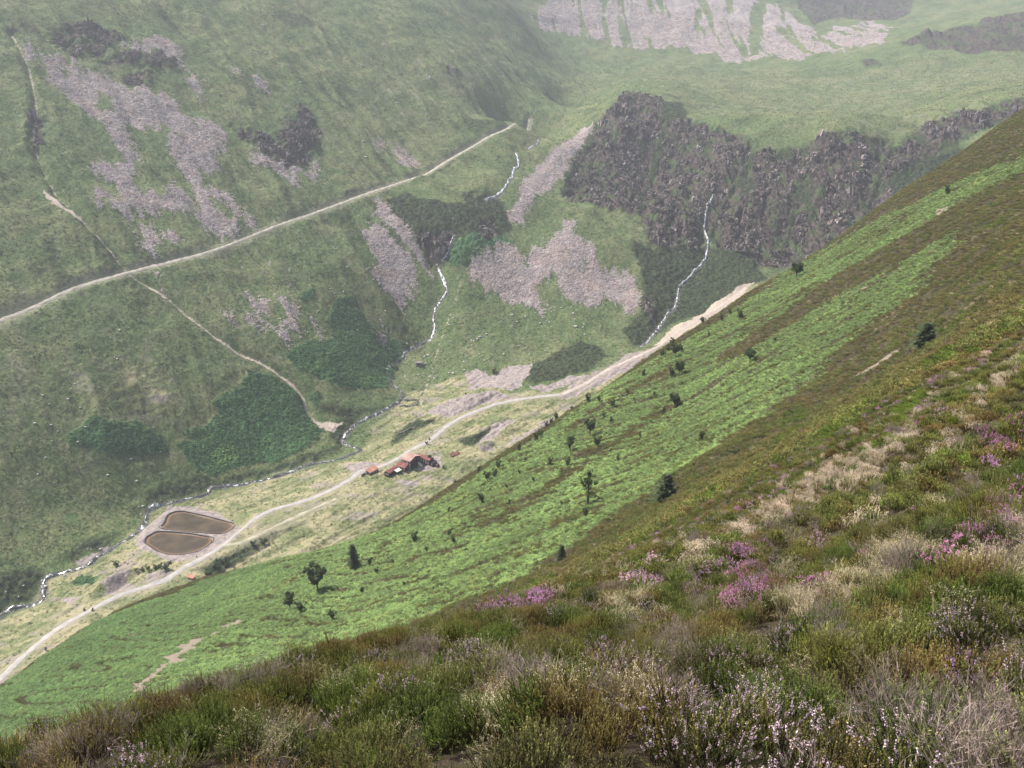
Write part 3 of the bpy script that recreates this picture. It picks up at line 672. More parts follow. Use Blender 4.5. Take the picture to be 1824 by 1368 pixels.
# ------------------------------------------------------------------ near hillside
NP = dict(
bracken=[
 [(-120,1420),(-100,1300),(0,1212),(60,1168),(165,1112),(300,1062),(420,1018),(520,988),(640,942),(760,900),(830,858),(900,815),(980,765),(1060,705),(1160,642),(1230,602),(1300,560),(1400,487),(1500,424),(1600,376),(1700,328),(1824,278),(2000,180),(2000,240),
  (1824,306),(1720,355),(1640,405),(1560,450),(1480,497),(1400,552),(1330,600),(1260,650),(1310,640),(1400,585),(1480,535),(1590,478),(1710,412),(1705,440),(1640,492),(1640,520),(1575,555),(1500,622),(1430,692),(1340,752),(1230,832),(1100,915),(1000,985),(900,1040),(830,1068),(760,1100),(640,1142),(440,1200),(300,1232),(0,1345)]],
brown=[
 [(790,872),(960,762),(1100,670),(1100,678),(960,772),(830,862),(770,905),(730,915)],
 [(860,930),(960,870),(1060,800),(1180,720),(1200,725),(1080,810),(970,885),(880,945)],
 [(1010,760),(1100,700),(1200,650),(1190,665),(1090,720),(1030,765)]],
yellow=[
 [(1400,740),(1430,720),(1440,745),(1390,770)],[(1380,790),(1430,757),(1440,765),(1390,800)],[(1590,740),(1640,700),(1655,715),(1600,760)],[(1640,660),(1700,620),(1710,640),(1660,670)],[(1780,650),(1824,640),(1824,665),(1790,665)],
 [(1610,590),(1680,575),(1690,585),(1620,605)],[(1440,800),(1500,760),(1500,775),(1450,810)],[(1230,900),(1290,865),(1290,880),(1240,910)],[(920,1050),(990,1020),(1000,1030),(930,1062)],[(1750,400),(1810,385),(1800,400),(1760,410)],[(1530,800),(1610,780),(1600,800),(1540,815)]],
magenta=[
 [(1300,1020),(1330,998),(1380,1018),(1395,1040),(1330,1062)],[(1278,1075),(1340,1050),(1372,1052),(1370,1085),(1300,1098)],[(1436,1028),(1455,1018),(1472,1028),(1462,1052),(1440,1048)],
 [(1660,1012),(1700,960),(1824,868),(1900,850),(1900,965),(1800,975),(1740,1008)],[(1733,785),(1775,764),(1792,780),(1760,798)],[(1765,828),(1812,808),(1820,828),(1775,842)],[(1613,868),(1635,855),(1643,868),(1625,878)],
 [(1550,985),(1580,978),(1583,1000)],[(925,1128),(940,1124),(942,1140),(928,1142)],[(1000,1022),(1035,1015),(1040,1022),(1005,1030)],[(1655,835),(1665,828),(1672,838)],[(1340,955),(1352,950),(1350,962)],[(820,1085),(835,1078),(838,1090)],[(1655,690),(1685,675),(1690,685),(1665,695)]],
straw=[
 [(1370,1090),(1400,1060),(1480,1032),(1560,990),(1660,975),(1680,1000),(1560,1045),(1450,1095),(1400,1112)],[(1690,1015),(1760,985),(1824,935),(1880,930),(1880,1040),(1824,1035),(1760,1025)],
 [(1290,955),(1400,880),(1480,840),(1560,800),(1640,765),(1645,790),(1580,842),(1450,893),(1380,935),(1310,975)],[(1725,700),(1824,650),(1840,670),(1740,715)],[(1070,1080),(1110,1062),(1150,1070),(1140,1095),(1090,1098)],
 [(1100,1260),(1150,1230),(1180,1260),(1120,1280)],[(900,1240),(960,1200),(1000,1220),(960,1260)],[(840,1300),(880,1250),(920,1270),(880,1330)],[(590,1215),(630,1190),(660,1210),(620,1230)],[(430,1320),(470,1300),(500,1330),(450,1350)],[(-30,1368),(0,1340),(50,1330),(60,1368)],
 [(1200,1010),(1260,985),(1270,1005),(1220,1025)],[(1150,1160),(1180,1140),(1200,1150),(1170,1175)]],
ling=[
 [(1150,1262),(1230,1240),(1330,1225),(1420,1240),(1540,1262),(1565,1300),(1560,1420),(1140,1420),(1130,1300)],[(990,1240),(1010,1225),(1030,1240),(1010,1262)],[(1580,1300),(1620,1285),(1640,1320),(1600,1350)],[(1580,1330),(1650,1340),(1640,1400),(1560,1400)]],
mauve=[
 [(862,1100),(885,1078),(930,1062),(975,1062),(990,1085),(985,1102),(940,1095),(900,1090),(870,1112)],[(238,1250),(265,1242),(300,1242),(322,1252),(305,1270),(280,1262),(250,1262)],[(172,1290),(185,1270),(210,1270),(212,1290),(195,1308),(175,1305)],[(1710,1195),(1745,1165),(1775,1160),(1780,1180),(1735,1215)],[(1795,1135),(1824,1120),(1824,1140)]],
dead=[
 [(690,1330),(720,1285),(750,1272),(765,1295),(745,1320),(700,1350)],[(695,1165),(740,1150),(770,1160),(770,1200),(725,1210)],[(1120,1190),(1180,1150),(1230,1140),(1245,1180),(1215,1225),(1140,1225)],
 [(1650,1290),(1720,1265),(1830,1250),(1900,1300),(1900,1450),(1700,1420),(1660,1340)],[(1455,1110),(1500,1085),(1500,1160),(1460,1165)],[(245,1300),(280,1280),(305,1300),(280,1325)],[(890,1340),(940,1325),(960,1368),(880,1380)],[(1560,1030),(1640,985),(1660,1000),(1600,1030)],
 [(1560,1290),(1620,1270),(1660,1300),(1640,1368),(1590,1368)],[(1420,930),(1450,910),(1460,940),(1430,950)],[(1720,960),(1740,940),(1750,960)],[(870,1230),(930,1210),(990,1230),(960,1250),(890,1260)]],
bare=[
 [(225,1232),(262,1205),(300,1178),(328,1152),(372,1124),(376,1128),(340,1160),(308,1184),(262,1214),(232,1236)],[(1556,652),(1580,636),(1606,621),(1608,623),(1584,640),(1560,655)],[(535,982),(570,962),(600,948),(604,952),(572,972),(545,985)],
 [(1650,390),(1672,372),(1676,376),(1656,392)],[(1585,570),(1600,560),(1602,566)],[(400,1115),(420,1105),(424,1112),(404,1120)],[(1540,510),(1560,498),(1562,504)]])
npoly = {k: [ground(near, p) for p in v] for k, v in NP.items()}
_a = np.array(near.hit(1330, 640)); _b = np.array(near.hit(1640, 455)); SD = (_b - _a) / np.linalg.norm(_b - _a)

def near_surface(x, y):
    r = np.hypot(x, y)
    z = near.z(x, y)
    f1 = sstep(1.0, 4.0, r)
    z = z + f1 * (1 - sstep(18, 60, r)) * (fbm(x / 1.25, y / 1.25, 3, 201) * 0.26)
    z = z + sstep(6, 30, r) * fbm(x / 6.0, y / 6.0, 3, 203) * 0.55
    al = x * SD[0] + y * SD[1]; ac = -x * SD[1] + y * SD[0]
    z = z + sstep(60, 160, r) * (fbm(al / 60, ac / 14, 3, 205) * 1.6 + fbm(x / 4.0, y / 4.0, 2, 207) * 0.4)
    return z

def near_masks(x, y):
    r = np.hypot(x, y)
    al = x * SD[0] + y * SD[1]; ac = -x * SD[1] + y * SD[0]
    far_f = sstep(40, 120, r)
    wx, wy = curl(x, y, 2.6, 12.0, 111)
    wx = x + (wx - x) * far_f; wy = y + (wy - y) * far_f
    g = fbm(al / 34, ac / 5.0, 3, 113) * 9 * far_f      # tongues along the slope
    wx = wx + g * SD[0]; wy = wy + g * SD[1]
    m = {}
    for k in ('bracken', 'brown', 'yellow', 'bare'):
        m[k] = class_mask(wx, wy, npoly[k], 1.5 if k != 'bare' else 0.5)
    trod = (np.abs(pn(ac / 15.0, al / 130.0, 131)) < 0.016) & (pn(ac / 40, al / 60, 132) > -0.1)
    streak = fbm(al / 26, ac / 2.4, 4, 115)
    zone = streak + 0.25 * fbm(x / 30, y / 30, 2, 119)
    cut = 0.18 + 0.20 * sstep(-250, -60, x) * 0 + 0.30 * (1 - sstep(-160, -40, x))
    m['brown'] = np.maximum(m['brown'] * (streak > -0.25), sstep(cut, cut + 0.12, zone)) * m['bracken']
    m['bracken'] = m['bracken'] * (1 - m['brown']) * (1 - 0.9 * trod)
    return m

def build_hillside():
    az = np.linspace(-0.93, 0.95, 1000)
    rs = np.concatenate([np.exp(np.linspace(math.log(0.8), math.log(60), 620)), np.exp(np.linspace(math.log(60.5), math.log(200), 220)), np.arange(200.8, 520, 0.8), np.arange(523, 800, 6)])
    A, R = np.meshgrid(az, rs)
    x = (R * np.sin(A)).ravel(); y = (R * np.cos(A)).ravel()
    z = near_surface(x, y)
    m = near_masks(x, y)
    z = z + m['bracken'] * (0.25 + 0.35 * fbm(x / 1.7, y / 1.7, 2, 121))
    me = mesh_from('hillside', np.stack([x, y, z], 1), grid_faces(len(rs), len(az)))
    add_col(me, 'm1', np.stack([m['bracken'], m['brown'], m['bare'], m['yellow']], 1))
    t = NT('hillside_ground'); p = t.pos()
    s = t.n('ShaderNodeSeparateColor'); t.set(s.inputs[0], t.attr('m1').outputs['Color'])
    n1 = t.noise(p, 0.5, 4, 0.6); n2 = t.noise(p, 2.5, 4, 0.65); n3 = t.noise(p, 30, 3, 0.6)
    c = t.mix(t.ramp(n1, 0.4, 0.6), (0.038, 0.029, 0.022), (0.058, 0.054, 0.027))
    c = t.mix(t.math('MULTIPLY', t.ramp(n3, 0.5, 0.7), 0.4), c, (0.10, 0.085, 0.055))
    c = t.mix(edge(t, s.outputs[0], n2, 0.8, 0.2), c, t.mix(t.ramp(n2, 0.4, 0.6), (0.032, 0.045, 0.018), (0.085, 0.120, 0.042)))
    c = t.mix(edge(t, s.outputs[2], n2, 0.6, 0.2), c, t.mix(n2, (0.14, 0.11, 0.085), (0.27, 0.23, 0.18)))
    mat = t.surf(c, 0.95, t.math('ADD', n2, t.math('MULTIPLY', n3, 0.1)), 0.5, 0.3, 0.1)
    link('hillside', me, mat, kind='structure')
    Z = z.reshape(len(rs), len(az))
    E = (Z - CAMZ) / rs[:, None]
    run = np.maximum.accumulate(E, 0)
    def idx(px, py):
        rr = np.hypot(px, py); aa = np.arctan2(px, py)
        fi = np.clip(np.interp(rr, rs, np.arange(len(rs))), 0, len(rs) - 1.001); fj = np.clip((aa - az[0]) / (az[1] - az[0]), 0, len(az) - 1.001)
        return fi, fj, rr
    def bil(arr, fi, fj):
        i = fi.astype(int); j = fj.astype(int); di = fi - i; dj = fj - j
        return (arr[i, j] * (1 - dj) + arr[i, j + 1] * dj) * (1 - di) + (arr[i + 1, j] * (1 - dj) + arr[i + 1, j + 1] * dj) * di
    def h(px, py):
        fi, fj, rr = idx(np.asarray(px, float), np.asarray(py, float)); return bil(Z, fi, fj)
    def hidden(px, py, top):
        """plants in a dip that no viewpoint near the camera could see are not planted"""
        fi, fj, rr = idx(px, py)
        zt = bil(Z, fi, fj) + top
        i0 = np.clip(fi.astype(int) - 3, 0, len(rs) - 1)
        return (zt - CAMZ) / rr < run[i0, fj.astype(int)] - 0.02
    def surf_hit(u, v, rmin=0.0):
        d = pdir(u, v); a = math.atan2(d[0], d[1]); e = d[2] / math.hypot(d[0], d[1])
        j = int(np.clip(round((a - az[0]) / (az[1] - az[0])), 0, len(az) - 1))
        k = np.nonzero((E[:, j] >= e) & (rs > rmin))[0]
        r = rs[k[0]] if len(k) else rs[int(np.argmax(np.where(rs > max(rmin, 60), E[:, j], -9)))]
        return r * math.sin(a), r * math.cos(a)
    return h, hidden, surf_hit
near_h, near_hidden, near_hit = build_hillside()

# ------------------------------------------------------------------ ground cover plants
def plant_material(name, trans=0.3, rough=0.75):
    t = NT(name)
    pc = t.attr('pc').outputs['Color']; tint = t.attr('tint', 'INSTANCER').outputs['Vector']
    c = t.mix(1.0, pc, tint, 'MULTIPLY')
    return t.surf(c, rough, spec=0.15, trans=trans)
leafmat = plant_material('heath_leaf', 0.22)
fernmat = plant_material('fern_leaf', 0.38)

class Tris:
    def __init__(self): self.v = []; self.c = []
    def add(self, a, b, c, ca, cb, cc):
        self.v.append(np.stack([a, b, c], 1).reshape(-1, 3)); self.c.append(np.stack([ca, cb, cc], 1).reshape(-1, 3))
    def object(self, name, mat):
        v = np.concatenate(self.v); c = np.concatenate(self.c)
        f = np.arange(len(v)).reshape(-1, 3)
        me = mesh_from(name, v, f, smooth=False)
        add_col(me, 'pc', np.concatenate([np.clip(c, 0, 1), np.ones((len(c), 1))], 1))
        me.materials.append(mat)
        return bpy.data.objects.new(name, me)

def colr(n, base, var, g):
    return np.clip(np.array(base)[None] * (1 + var * g.normal(size=(n, 1))) * (1 + 0.12 * var * g.normal(size=(n, 3))), 0, 1)

def shoots(seed, n, R, H, nleaf, ll, lw, stem, low, tip, leaf0=0.3, lean=0.5, curve=0.3, flower=None, fl_n=0, fl_size=0.006, fl_frac=0.6, fl_span=0.25, stemw=0.0025, up=0.6):
    g = np.random.default_rng(seed); T = Tris()
    a = g.uniform(0, 2 * np.pi, n); q = np.sqrt(g.uniform(0, 1, n))
    base = np.stack([np.cos(a) * q * R * 0.55, np.sin(a) * q * R * 0.55, np.full(n, -0.04)], 1)
    out = np.stack([np.cos(a), np.sin(a), np.zeros(n)], 1) * (q * lean)[:, None] + g.normal(0, 0.13, (n, 3)) * [1, 1, 0]
    Hs = H * g.uniform(0.62, 1.12, n) * (1 - 0.25 * q)
    crv = g.normal(0, curve, (n, 3)) * [1, 1, 0]
    def at(s):    # s (n,k) -> points
        return base[:, None] + out[:, None] * (s * Hs[:, None])[..., None] + crv[:, None] * ((s ** 2) * Hs[:, None])[..., None] * 0.6 + np.array([0, 0, 1.0]) * (s * Hs[:, None])[..., None]
    ks = np.linspace(0, 1, 5)[None].repeat(n, 0); P_ = at(ks)
    side = np.stack([-np.sin(a), np.cos(a), np.zeros(n)], 1) * stemw
    for k in range(4):
        w0 = 1 - 0.2 * k; w1 = 1 - 0.2 * (k + 1)
        cs = colr(n, stem, 0.15, g)
        A = P_[:, k] - side * w0; B = P_[:, k] + side * w0; C_ = P_[:, k + 1] + side * w1; D = P_[:, k + 1] - side * w1
        T.add(A, B, C_, cs, cs, cs); T.add(A, C_, D, cs, cs, cs)
    if nleaf:
        s = leaf0 + (1 - leaf0) * (np.arange(nleaf)[None] + g.uniform(0, 1, (n, nleaf))) / nleaf
        p = at(s).reshape(-1, 3); m = len(p); sf = s.reshape(-1)
        d = g.normal(size=(m, 3)); d[:, 2] = np.abs(d[:, 2]) * 0.5 + up; d /= np.linalg.norm(d, axis=1)[:, None]
        sd = np.cross(d, g.normal(size=(m, 3))); sd /= np.linalg.norm(sd, axis=1)[:, None]
        L = ll * g.uniform(0.6, 1.3, m)[:, None]
        sc = colr(n, (1, 1, 1), 0.15, g)[:, None].repeat(nleaf, 1).reshape(-1, 3)
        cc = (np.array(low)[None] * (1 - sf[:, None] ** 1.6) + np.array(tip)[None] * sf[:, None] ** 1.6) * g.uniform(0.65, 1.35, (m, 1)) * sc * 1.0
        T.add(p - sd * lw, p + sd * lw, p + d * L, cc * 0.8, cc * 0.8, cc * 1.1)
    if flower is not None:
        sel = np.nonzero(g.uniform(0, 1, n) < fl_frac)[0]; m = len(sel) * fl_n
        s = (1 - fl_span * g.uniform(0, 1, (len(sel), fl_n)))
        full = np.ones((n, fl_n)); full[sel] = s
        p = at(full)[sel].reshape(-1, 3) + g.normal(0, fl_size * 0.7, (m, 3))
        for q2 in range(2):
            d = g.normal(size=(m, 3)); d /= np.linalg.norm(d, axis=1)[:, None]
            sd = np.cross(d, g.normal(size=(m, 3))); sd /= np.linalg.norm(sd, axis=1)[:, None]
            cc = colr(m, flower, 0.18, g)
            T.add(p - sd * fl_size * 0.6, p + sd * fl_size * 0.6, p + d * fl_size * 1.3, cc, cc, cc)
    return T

def twigs(seed, n, R, H, col, w=0.003, forks=4):
    g = np.random.default_rng(seed); T = Tris()
    def seg(p, q, w0, w1, c):
        d = q - p; sd = np.cross(d, g.normal(size=d.shape)); sd /= np.linalg.norm(sd, axis=1)[:, None] + 1e-9
        T.add(p - sd * w0, p + sd * w0, q + sd * w1, c, c, c); T.add(p - sd * w0, q + sd * w1, q - sd * w1, c, c, c)
    a = g.uniform(0, 2 * np.pi, n); q = np.sqrt(g.uniform(0, 1, n))
    p = np.stack([np.cos(a) * q * R * 0.4, np.sin(a) * q * R * 0.4, np.full(n, -0.03)], 1)
    d = np.stack([np.cos(a) * 0.7 * q, np.sin(a) * 0.7 * q, np.ones(n)], 1) + g.normal(0, 0.25, (n, 3)); L = H * 0.45; ww = w
    for lev in range(forks):
        d /= np.linalg.norm(d, axis=1)[:, None]
        e = p + d * L * g.uniform(0.7, 1.2, (len(p), 1)); seg(p, e, ww, ww * 0.7, colr(len(p), col, 0.25, g))
        p = np.concatenate([e, p + (e - p) * 0.7]); d = np.concatenate([d, d]) + g.normal(0, 0.38, (len(p), 3)) + [0, 0, 0.1]; L *= 0.62; ww *= 0.72
    return T

def grass(seed, n, R, H, col, seedcol, w=0.0018, nseed=8, ssize=0.004):
    g = np.random.default_rng(seed); T = Tris()
    a = g.uniform(0, 2 * np.pi, n); q = np.sqrt(g.uniform(0, 1, n))
    p0 = np.stack([np.cos(a) * q * R, np.sin(a) * q * R, np.zeros(n)], 1)
    b = g.uniform(0, 2 * np.pi, n); ln = g.uniform(0.1, 0.75, n)
    hd = np.stack([np.cos(b), np.sin(b), np.zeros(n)], 1) * ln[:, None]; h = H * g.uniform(0.5, 1.1, n)[:, None]
    def at(s): return p0 + (np.array([0, 0, 1.0]) * (s - 0.25 * s * s) + hd * s * s) * h
    sd = np.stack([-np.sin(b), np.cos(b), np.zeros(n)], 1) * w
    c = colr(n, col, 0.15, g); ks = np.linspace(0, 1, 5)
    for k in range(4):
        A, B = at(ks[k]), at(ks[k + 1]); w0, w1 = 1 - ks[k] * 0.8, 1 - ks[k + 1] * 0.8
        T.add(A - sd * w0, A + sd * w0, B + sd * w1, c, c, c); T.add(A - sd * w0, B + sd * w1, B - sd * w1, c, c, c)
    for k in range(nseed):
        s = 1 - 0.3 * g.uniform(0, 1, (n, 1)); P2 = at(s) + g.normal(0, ssize * 1.6, (n, 3)); d = g.normal(size=(n, 3)); d[:, 2] += 1
        d /= np.linalg.norm(d, axis=1)[:, None]; s2 = np.cross(d, g.normal(size=(n, 3))); s2 /= np.linalg.norm(s2, axis=1)[:, None]
        c2 = colr(n, seedcol, 0.15, g)
        T.add(P2 - s2 * ssize * 0.5, P2 + s2 * ssize * 0.5, P2 + d * ssize * 2.2, c2, c2, c2)
    return T

def fern(seed, nfr, L, col):
    g = np.random.default_rng(seed); T = Tris()
    for f in range(nfr):
        a = g.uniform(0, 2 * np.pi); el = g.uniform(0.35, 0.9); ln = L * g.uniform(0.75, 1.15)
        d = np.array([math.cos(a), math.sin(a), 0]); sd = np.array([-math.sin(a), math.cos(a), 0])
        npin = 6; c0 = np.array(col) * g.uniform(0.75, 1.25)
        for k in range(npin):
            s = (k + 0.6) / npin
            p = d * ln * s * math.cos(el * (1 - 0.3 * s)) * 0.9 + np.array([0, 0, 1]) * ln * (math.sin(el) * s * 1.25 - 0.62 * s * s)
            wdt = ln * 0.30 * (1 - s) ** 0.8 + 0.03
            for sg in (-1, 1):
                tip = p + sd * sg * wdt + d * wdt * 0.35 + np.array([0, 0, -0.18 * wdt + g.normal() * 0.05])
                c = c0 * g.uniform(0.8, 1.2)
                T.add((p - d * ln * 0.07)[None], (p + d * ln * 0.08)[None], tip[None], c[None], c[None], (c * 1.12)[None])
    return T

G1, G2 = (0.026, 0.036, 0.011), (0.370, 0.400, 0.130)     # heather shoot, olive to gold, contrast deepened to paint lit tips over shaded gaps
ST = (0.075, 0.050, 0.036)
protos = {}
def proto(species, T, mat=None):
    lst = protos.setdefault(species, [])
    lst.append(T.object('%s_%02d' % (species, len(lst)), mat or leafmat))
# each species: near (3) / middle (2) / distant (1) detail
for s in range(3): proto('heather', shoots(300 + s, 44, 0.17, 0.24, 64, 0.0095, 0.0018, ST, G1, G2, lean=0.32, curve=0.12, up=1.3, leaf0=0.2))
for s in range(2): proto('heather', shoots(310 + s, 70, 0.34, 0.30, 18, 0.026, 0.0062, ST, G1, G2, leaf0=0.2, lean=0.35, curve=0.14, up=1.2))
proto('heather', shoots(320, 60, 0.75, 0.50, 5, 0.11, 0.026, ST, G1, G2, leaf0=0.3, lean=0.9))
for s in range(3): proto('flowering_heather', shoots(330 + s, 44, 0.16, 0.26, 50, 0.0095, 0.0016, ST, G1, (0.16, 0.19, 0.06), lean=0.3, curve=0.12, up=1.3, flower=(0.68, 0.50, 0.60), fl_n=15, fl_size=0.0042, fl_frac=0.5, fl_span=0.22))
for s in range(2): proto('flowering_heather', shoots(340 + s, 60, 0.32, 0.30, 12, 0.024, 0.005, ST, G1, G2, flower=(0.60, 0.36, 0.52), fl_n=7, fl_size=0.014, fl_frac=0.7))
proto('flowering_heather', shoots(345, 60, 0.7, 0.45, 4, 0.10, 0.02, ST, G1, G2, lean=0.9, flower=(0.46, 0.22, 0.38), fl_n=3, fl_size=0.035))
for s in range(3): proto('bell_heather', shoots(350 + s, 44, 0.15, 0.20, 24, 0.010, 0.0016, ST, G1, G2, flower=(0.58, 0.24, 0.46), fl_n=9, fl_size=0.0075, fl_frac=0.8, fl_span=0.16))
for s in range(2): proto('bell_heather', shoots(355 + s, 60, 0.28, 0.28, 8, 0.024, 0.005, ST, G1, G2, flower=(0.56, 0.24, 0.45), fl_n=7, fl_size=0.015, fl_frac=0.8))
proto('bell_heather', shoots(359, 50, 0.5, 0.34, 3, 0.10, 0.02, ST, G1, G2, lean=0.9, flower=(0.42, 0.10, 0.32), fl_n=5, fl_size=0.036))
for s in range(3): proto('dead_heather', twigs(360 + s, 30, 0.17, 0.22, (0.27, 0.215, 0.185), 0.0017, 5))
for s in range(2): proto('dead_heather', twigs(365 + s, 44, 0.34, 0.26, (0.27, 0.215, 0.19), 0.0042, 5))
proto('dead_heather', twigs(369, 30, 0.6, 0.5, (0.24, 0.19, 0.175), 0.02))
for s in range(3): proto('dry_grass', grass(370 + s, 40, 0.13, 0.24, (0.42, 0.36, 0.20), (0.70, 0.62, 0.42)))
for s in range(2): proto('dry_grass', grass(375 + s, 70, 0.30, 0.28, (0.50, 0.40, 0.29), (0.70, 0.58, 0.45), w=0.0045, nseed=6, ssize=0.010))
proto('dry_grass', grass(379, 60, 0.6, 0.42, (0.36, 0.29, 0.17), (0.50, 0.41, 0.27), w=0.018, nseed=3, ssize=0.03))
for s in range(3): proto('bilberry', shoots(380 + s, 46, 0.14, 0.17, 26, 0.010, 0.0025, (0.08, 0.09, 0.03), (0.12, 0.18, 0.03), (0.24, 0.34, 0.05)))
for s in range(2): proto('bilberry', shoots(385 + s, 60, 0.32, 0.24, 10, 0.03, 0.010, (0.08, 0.09, 0.03), (0.12, 0.18, 0.03), (0.24, 0.33, 0.05)))
proto('bilberry', shoots(389, 60, 0.7, 0.36, 5, 0.11, 0.04, (0.08, 0.09, 0.03), (0.11, 0.15, 0.03), (0.20, 0.27, 0.05), lean=0.9))
for s in range(4): proto('bracken', fern(400 + s, 9, 1.05, (0.218, 0.312, 0.105)), fernmat)

def instancer(species, pts, rot, scl, pid, tint, label):
    n = len(pts)
    me = bpy.data.meshes.new(species); me.vertices.add(n); me.vertices.foreach_set('co', np.asarray(pts, np.float32).ravel())
    def at(nm, typ, key, arr):
        a = me.attributes.new(nm, typ, 'POINT'); a.data.foreach_set(key, np.ascontiguousarray(arr).ravel())
    at('rot', 'FLOAT_VECTOR', 'vector', rot.astype(np.float32)); at('scl', 'FLOAT', 'value', scl.astype(np.float32))
    at('pid', 'INT', 'value', pid.astype(np.int32)); at('tint', 'FLOAT_VECTOR', 'vector', tint.astype(np.float32))
    col = bpy.data.collections.new(species + '_kinds')
    for o in protos[species]: col.objects.link(o)
    ng = bpy.data.node_groups.new(species + '_spread', 'GeometryNodeTree')
    ng.interface.new_socket('Geometry', in_out='INPUT', socket_type='NodeSocketGeometry')
    ng.interface.new_socket('Geometry', in_out='OUTPUT', socket_type='NodeSocketGeometry')
    N = ng.nodes; i = N.new('NodeGroupInput'); o = N.new('NodeGroupOutput'); ip = N.new('GeometryNodeInstanceOnPoints')
    ci = N.new('GeometryNodeCollectionInfo'); ci.inputs['Collection'].default_value = col
    ci.inputs['Separate Children'].default_value = True; ci.inputs['Reset Children'].default_value = True
    def na(nm, ty):
        a = N.new('GeometryNodeInputNamedAttribute'); a.data_type = ty; a.inputs['Name'].default_value = nm; return a.outputs['Attribute']
    L = ng.links
    L.new(i.outputs[0], ip.inputs['Points']); L.new(ci.outputs[0], ip.inputs['Instance']); ip.inputs['Pick Instance'].default_value = True
    L.new(na('pid', 'INT'), ip.inputs['Instance Index']); L.new(na('scl', 'FLOAT'), ip.inputs['Scale'])
    er = N.new('FunctionNodeEulerToRotation'); L.new(na('rot', 'FLOAT_VECTOR'), er.inputs[0]); L.new(er.outputs[0], ip.inputs['Rotation'])
    L.new(ip.outputs[0], o.inputs[0])
    ob = link(species, me, None, kind='stuff', label=label)
    md = ob.modifiers.new('spread', 'NODES'); md.node_group = ng
    print(species, n)
    return ob

def scatter_ring(r0, r1, dens, a0=-0.84, a1=0.86):
    n = int(0.5 * (a1 - a0) * (r1 * r1 - r0 * r0) * dens)
    r = np.sqrt(rng.uniform(r0 * r0, r1 * r1, n)); a = rng.uniform(a0, a1, n)
    return r * np.sin(a), r * np.cos(a)

def pin(x, y, key, only=None):
    out = np.zeros(x.shape, bool)
    for poly in (npoly[key] if only is None else [npoly[key][i] for i in only]):
        lo = poly.min(0); hi = poly.max(0)
        m = (x > lo[0]) & (x < hi[0]) & (y > lo[1]) & (y < hi[1])
        if m.any(): out[m] |= poly_signed(x[m], y[m], poly) > 0
    return out

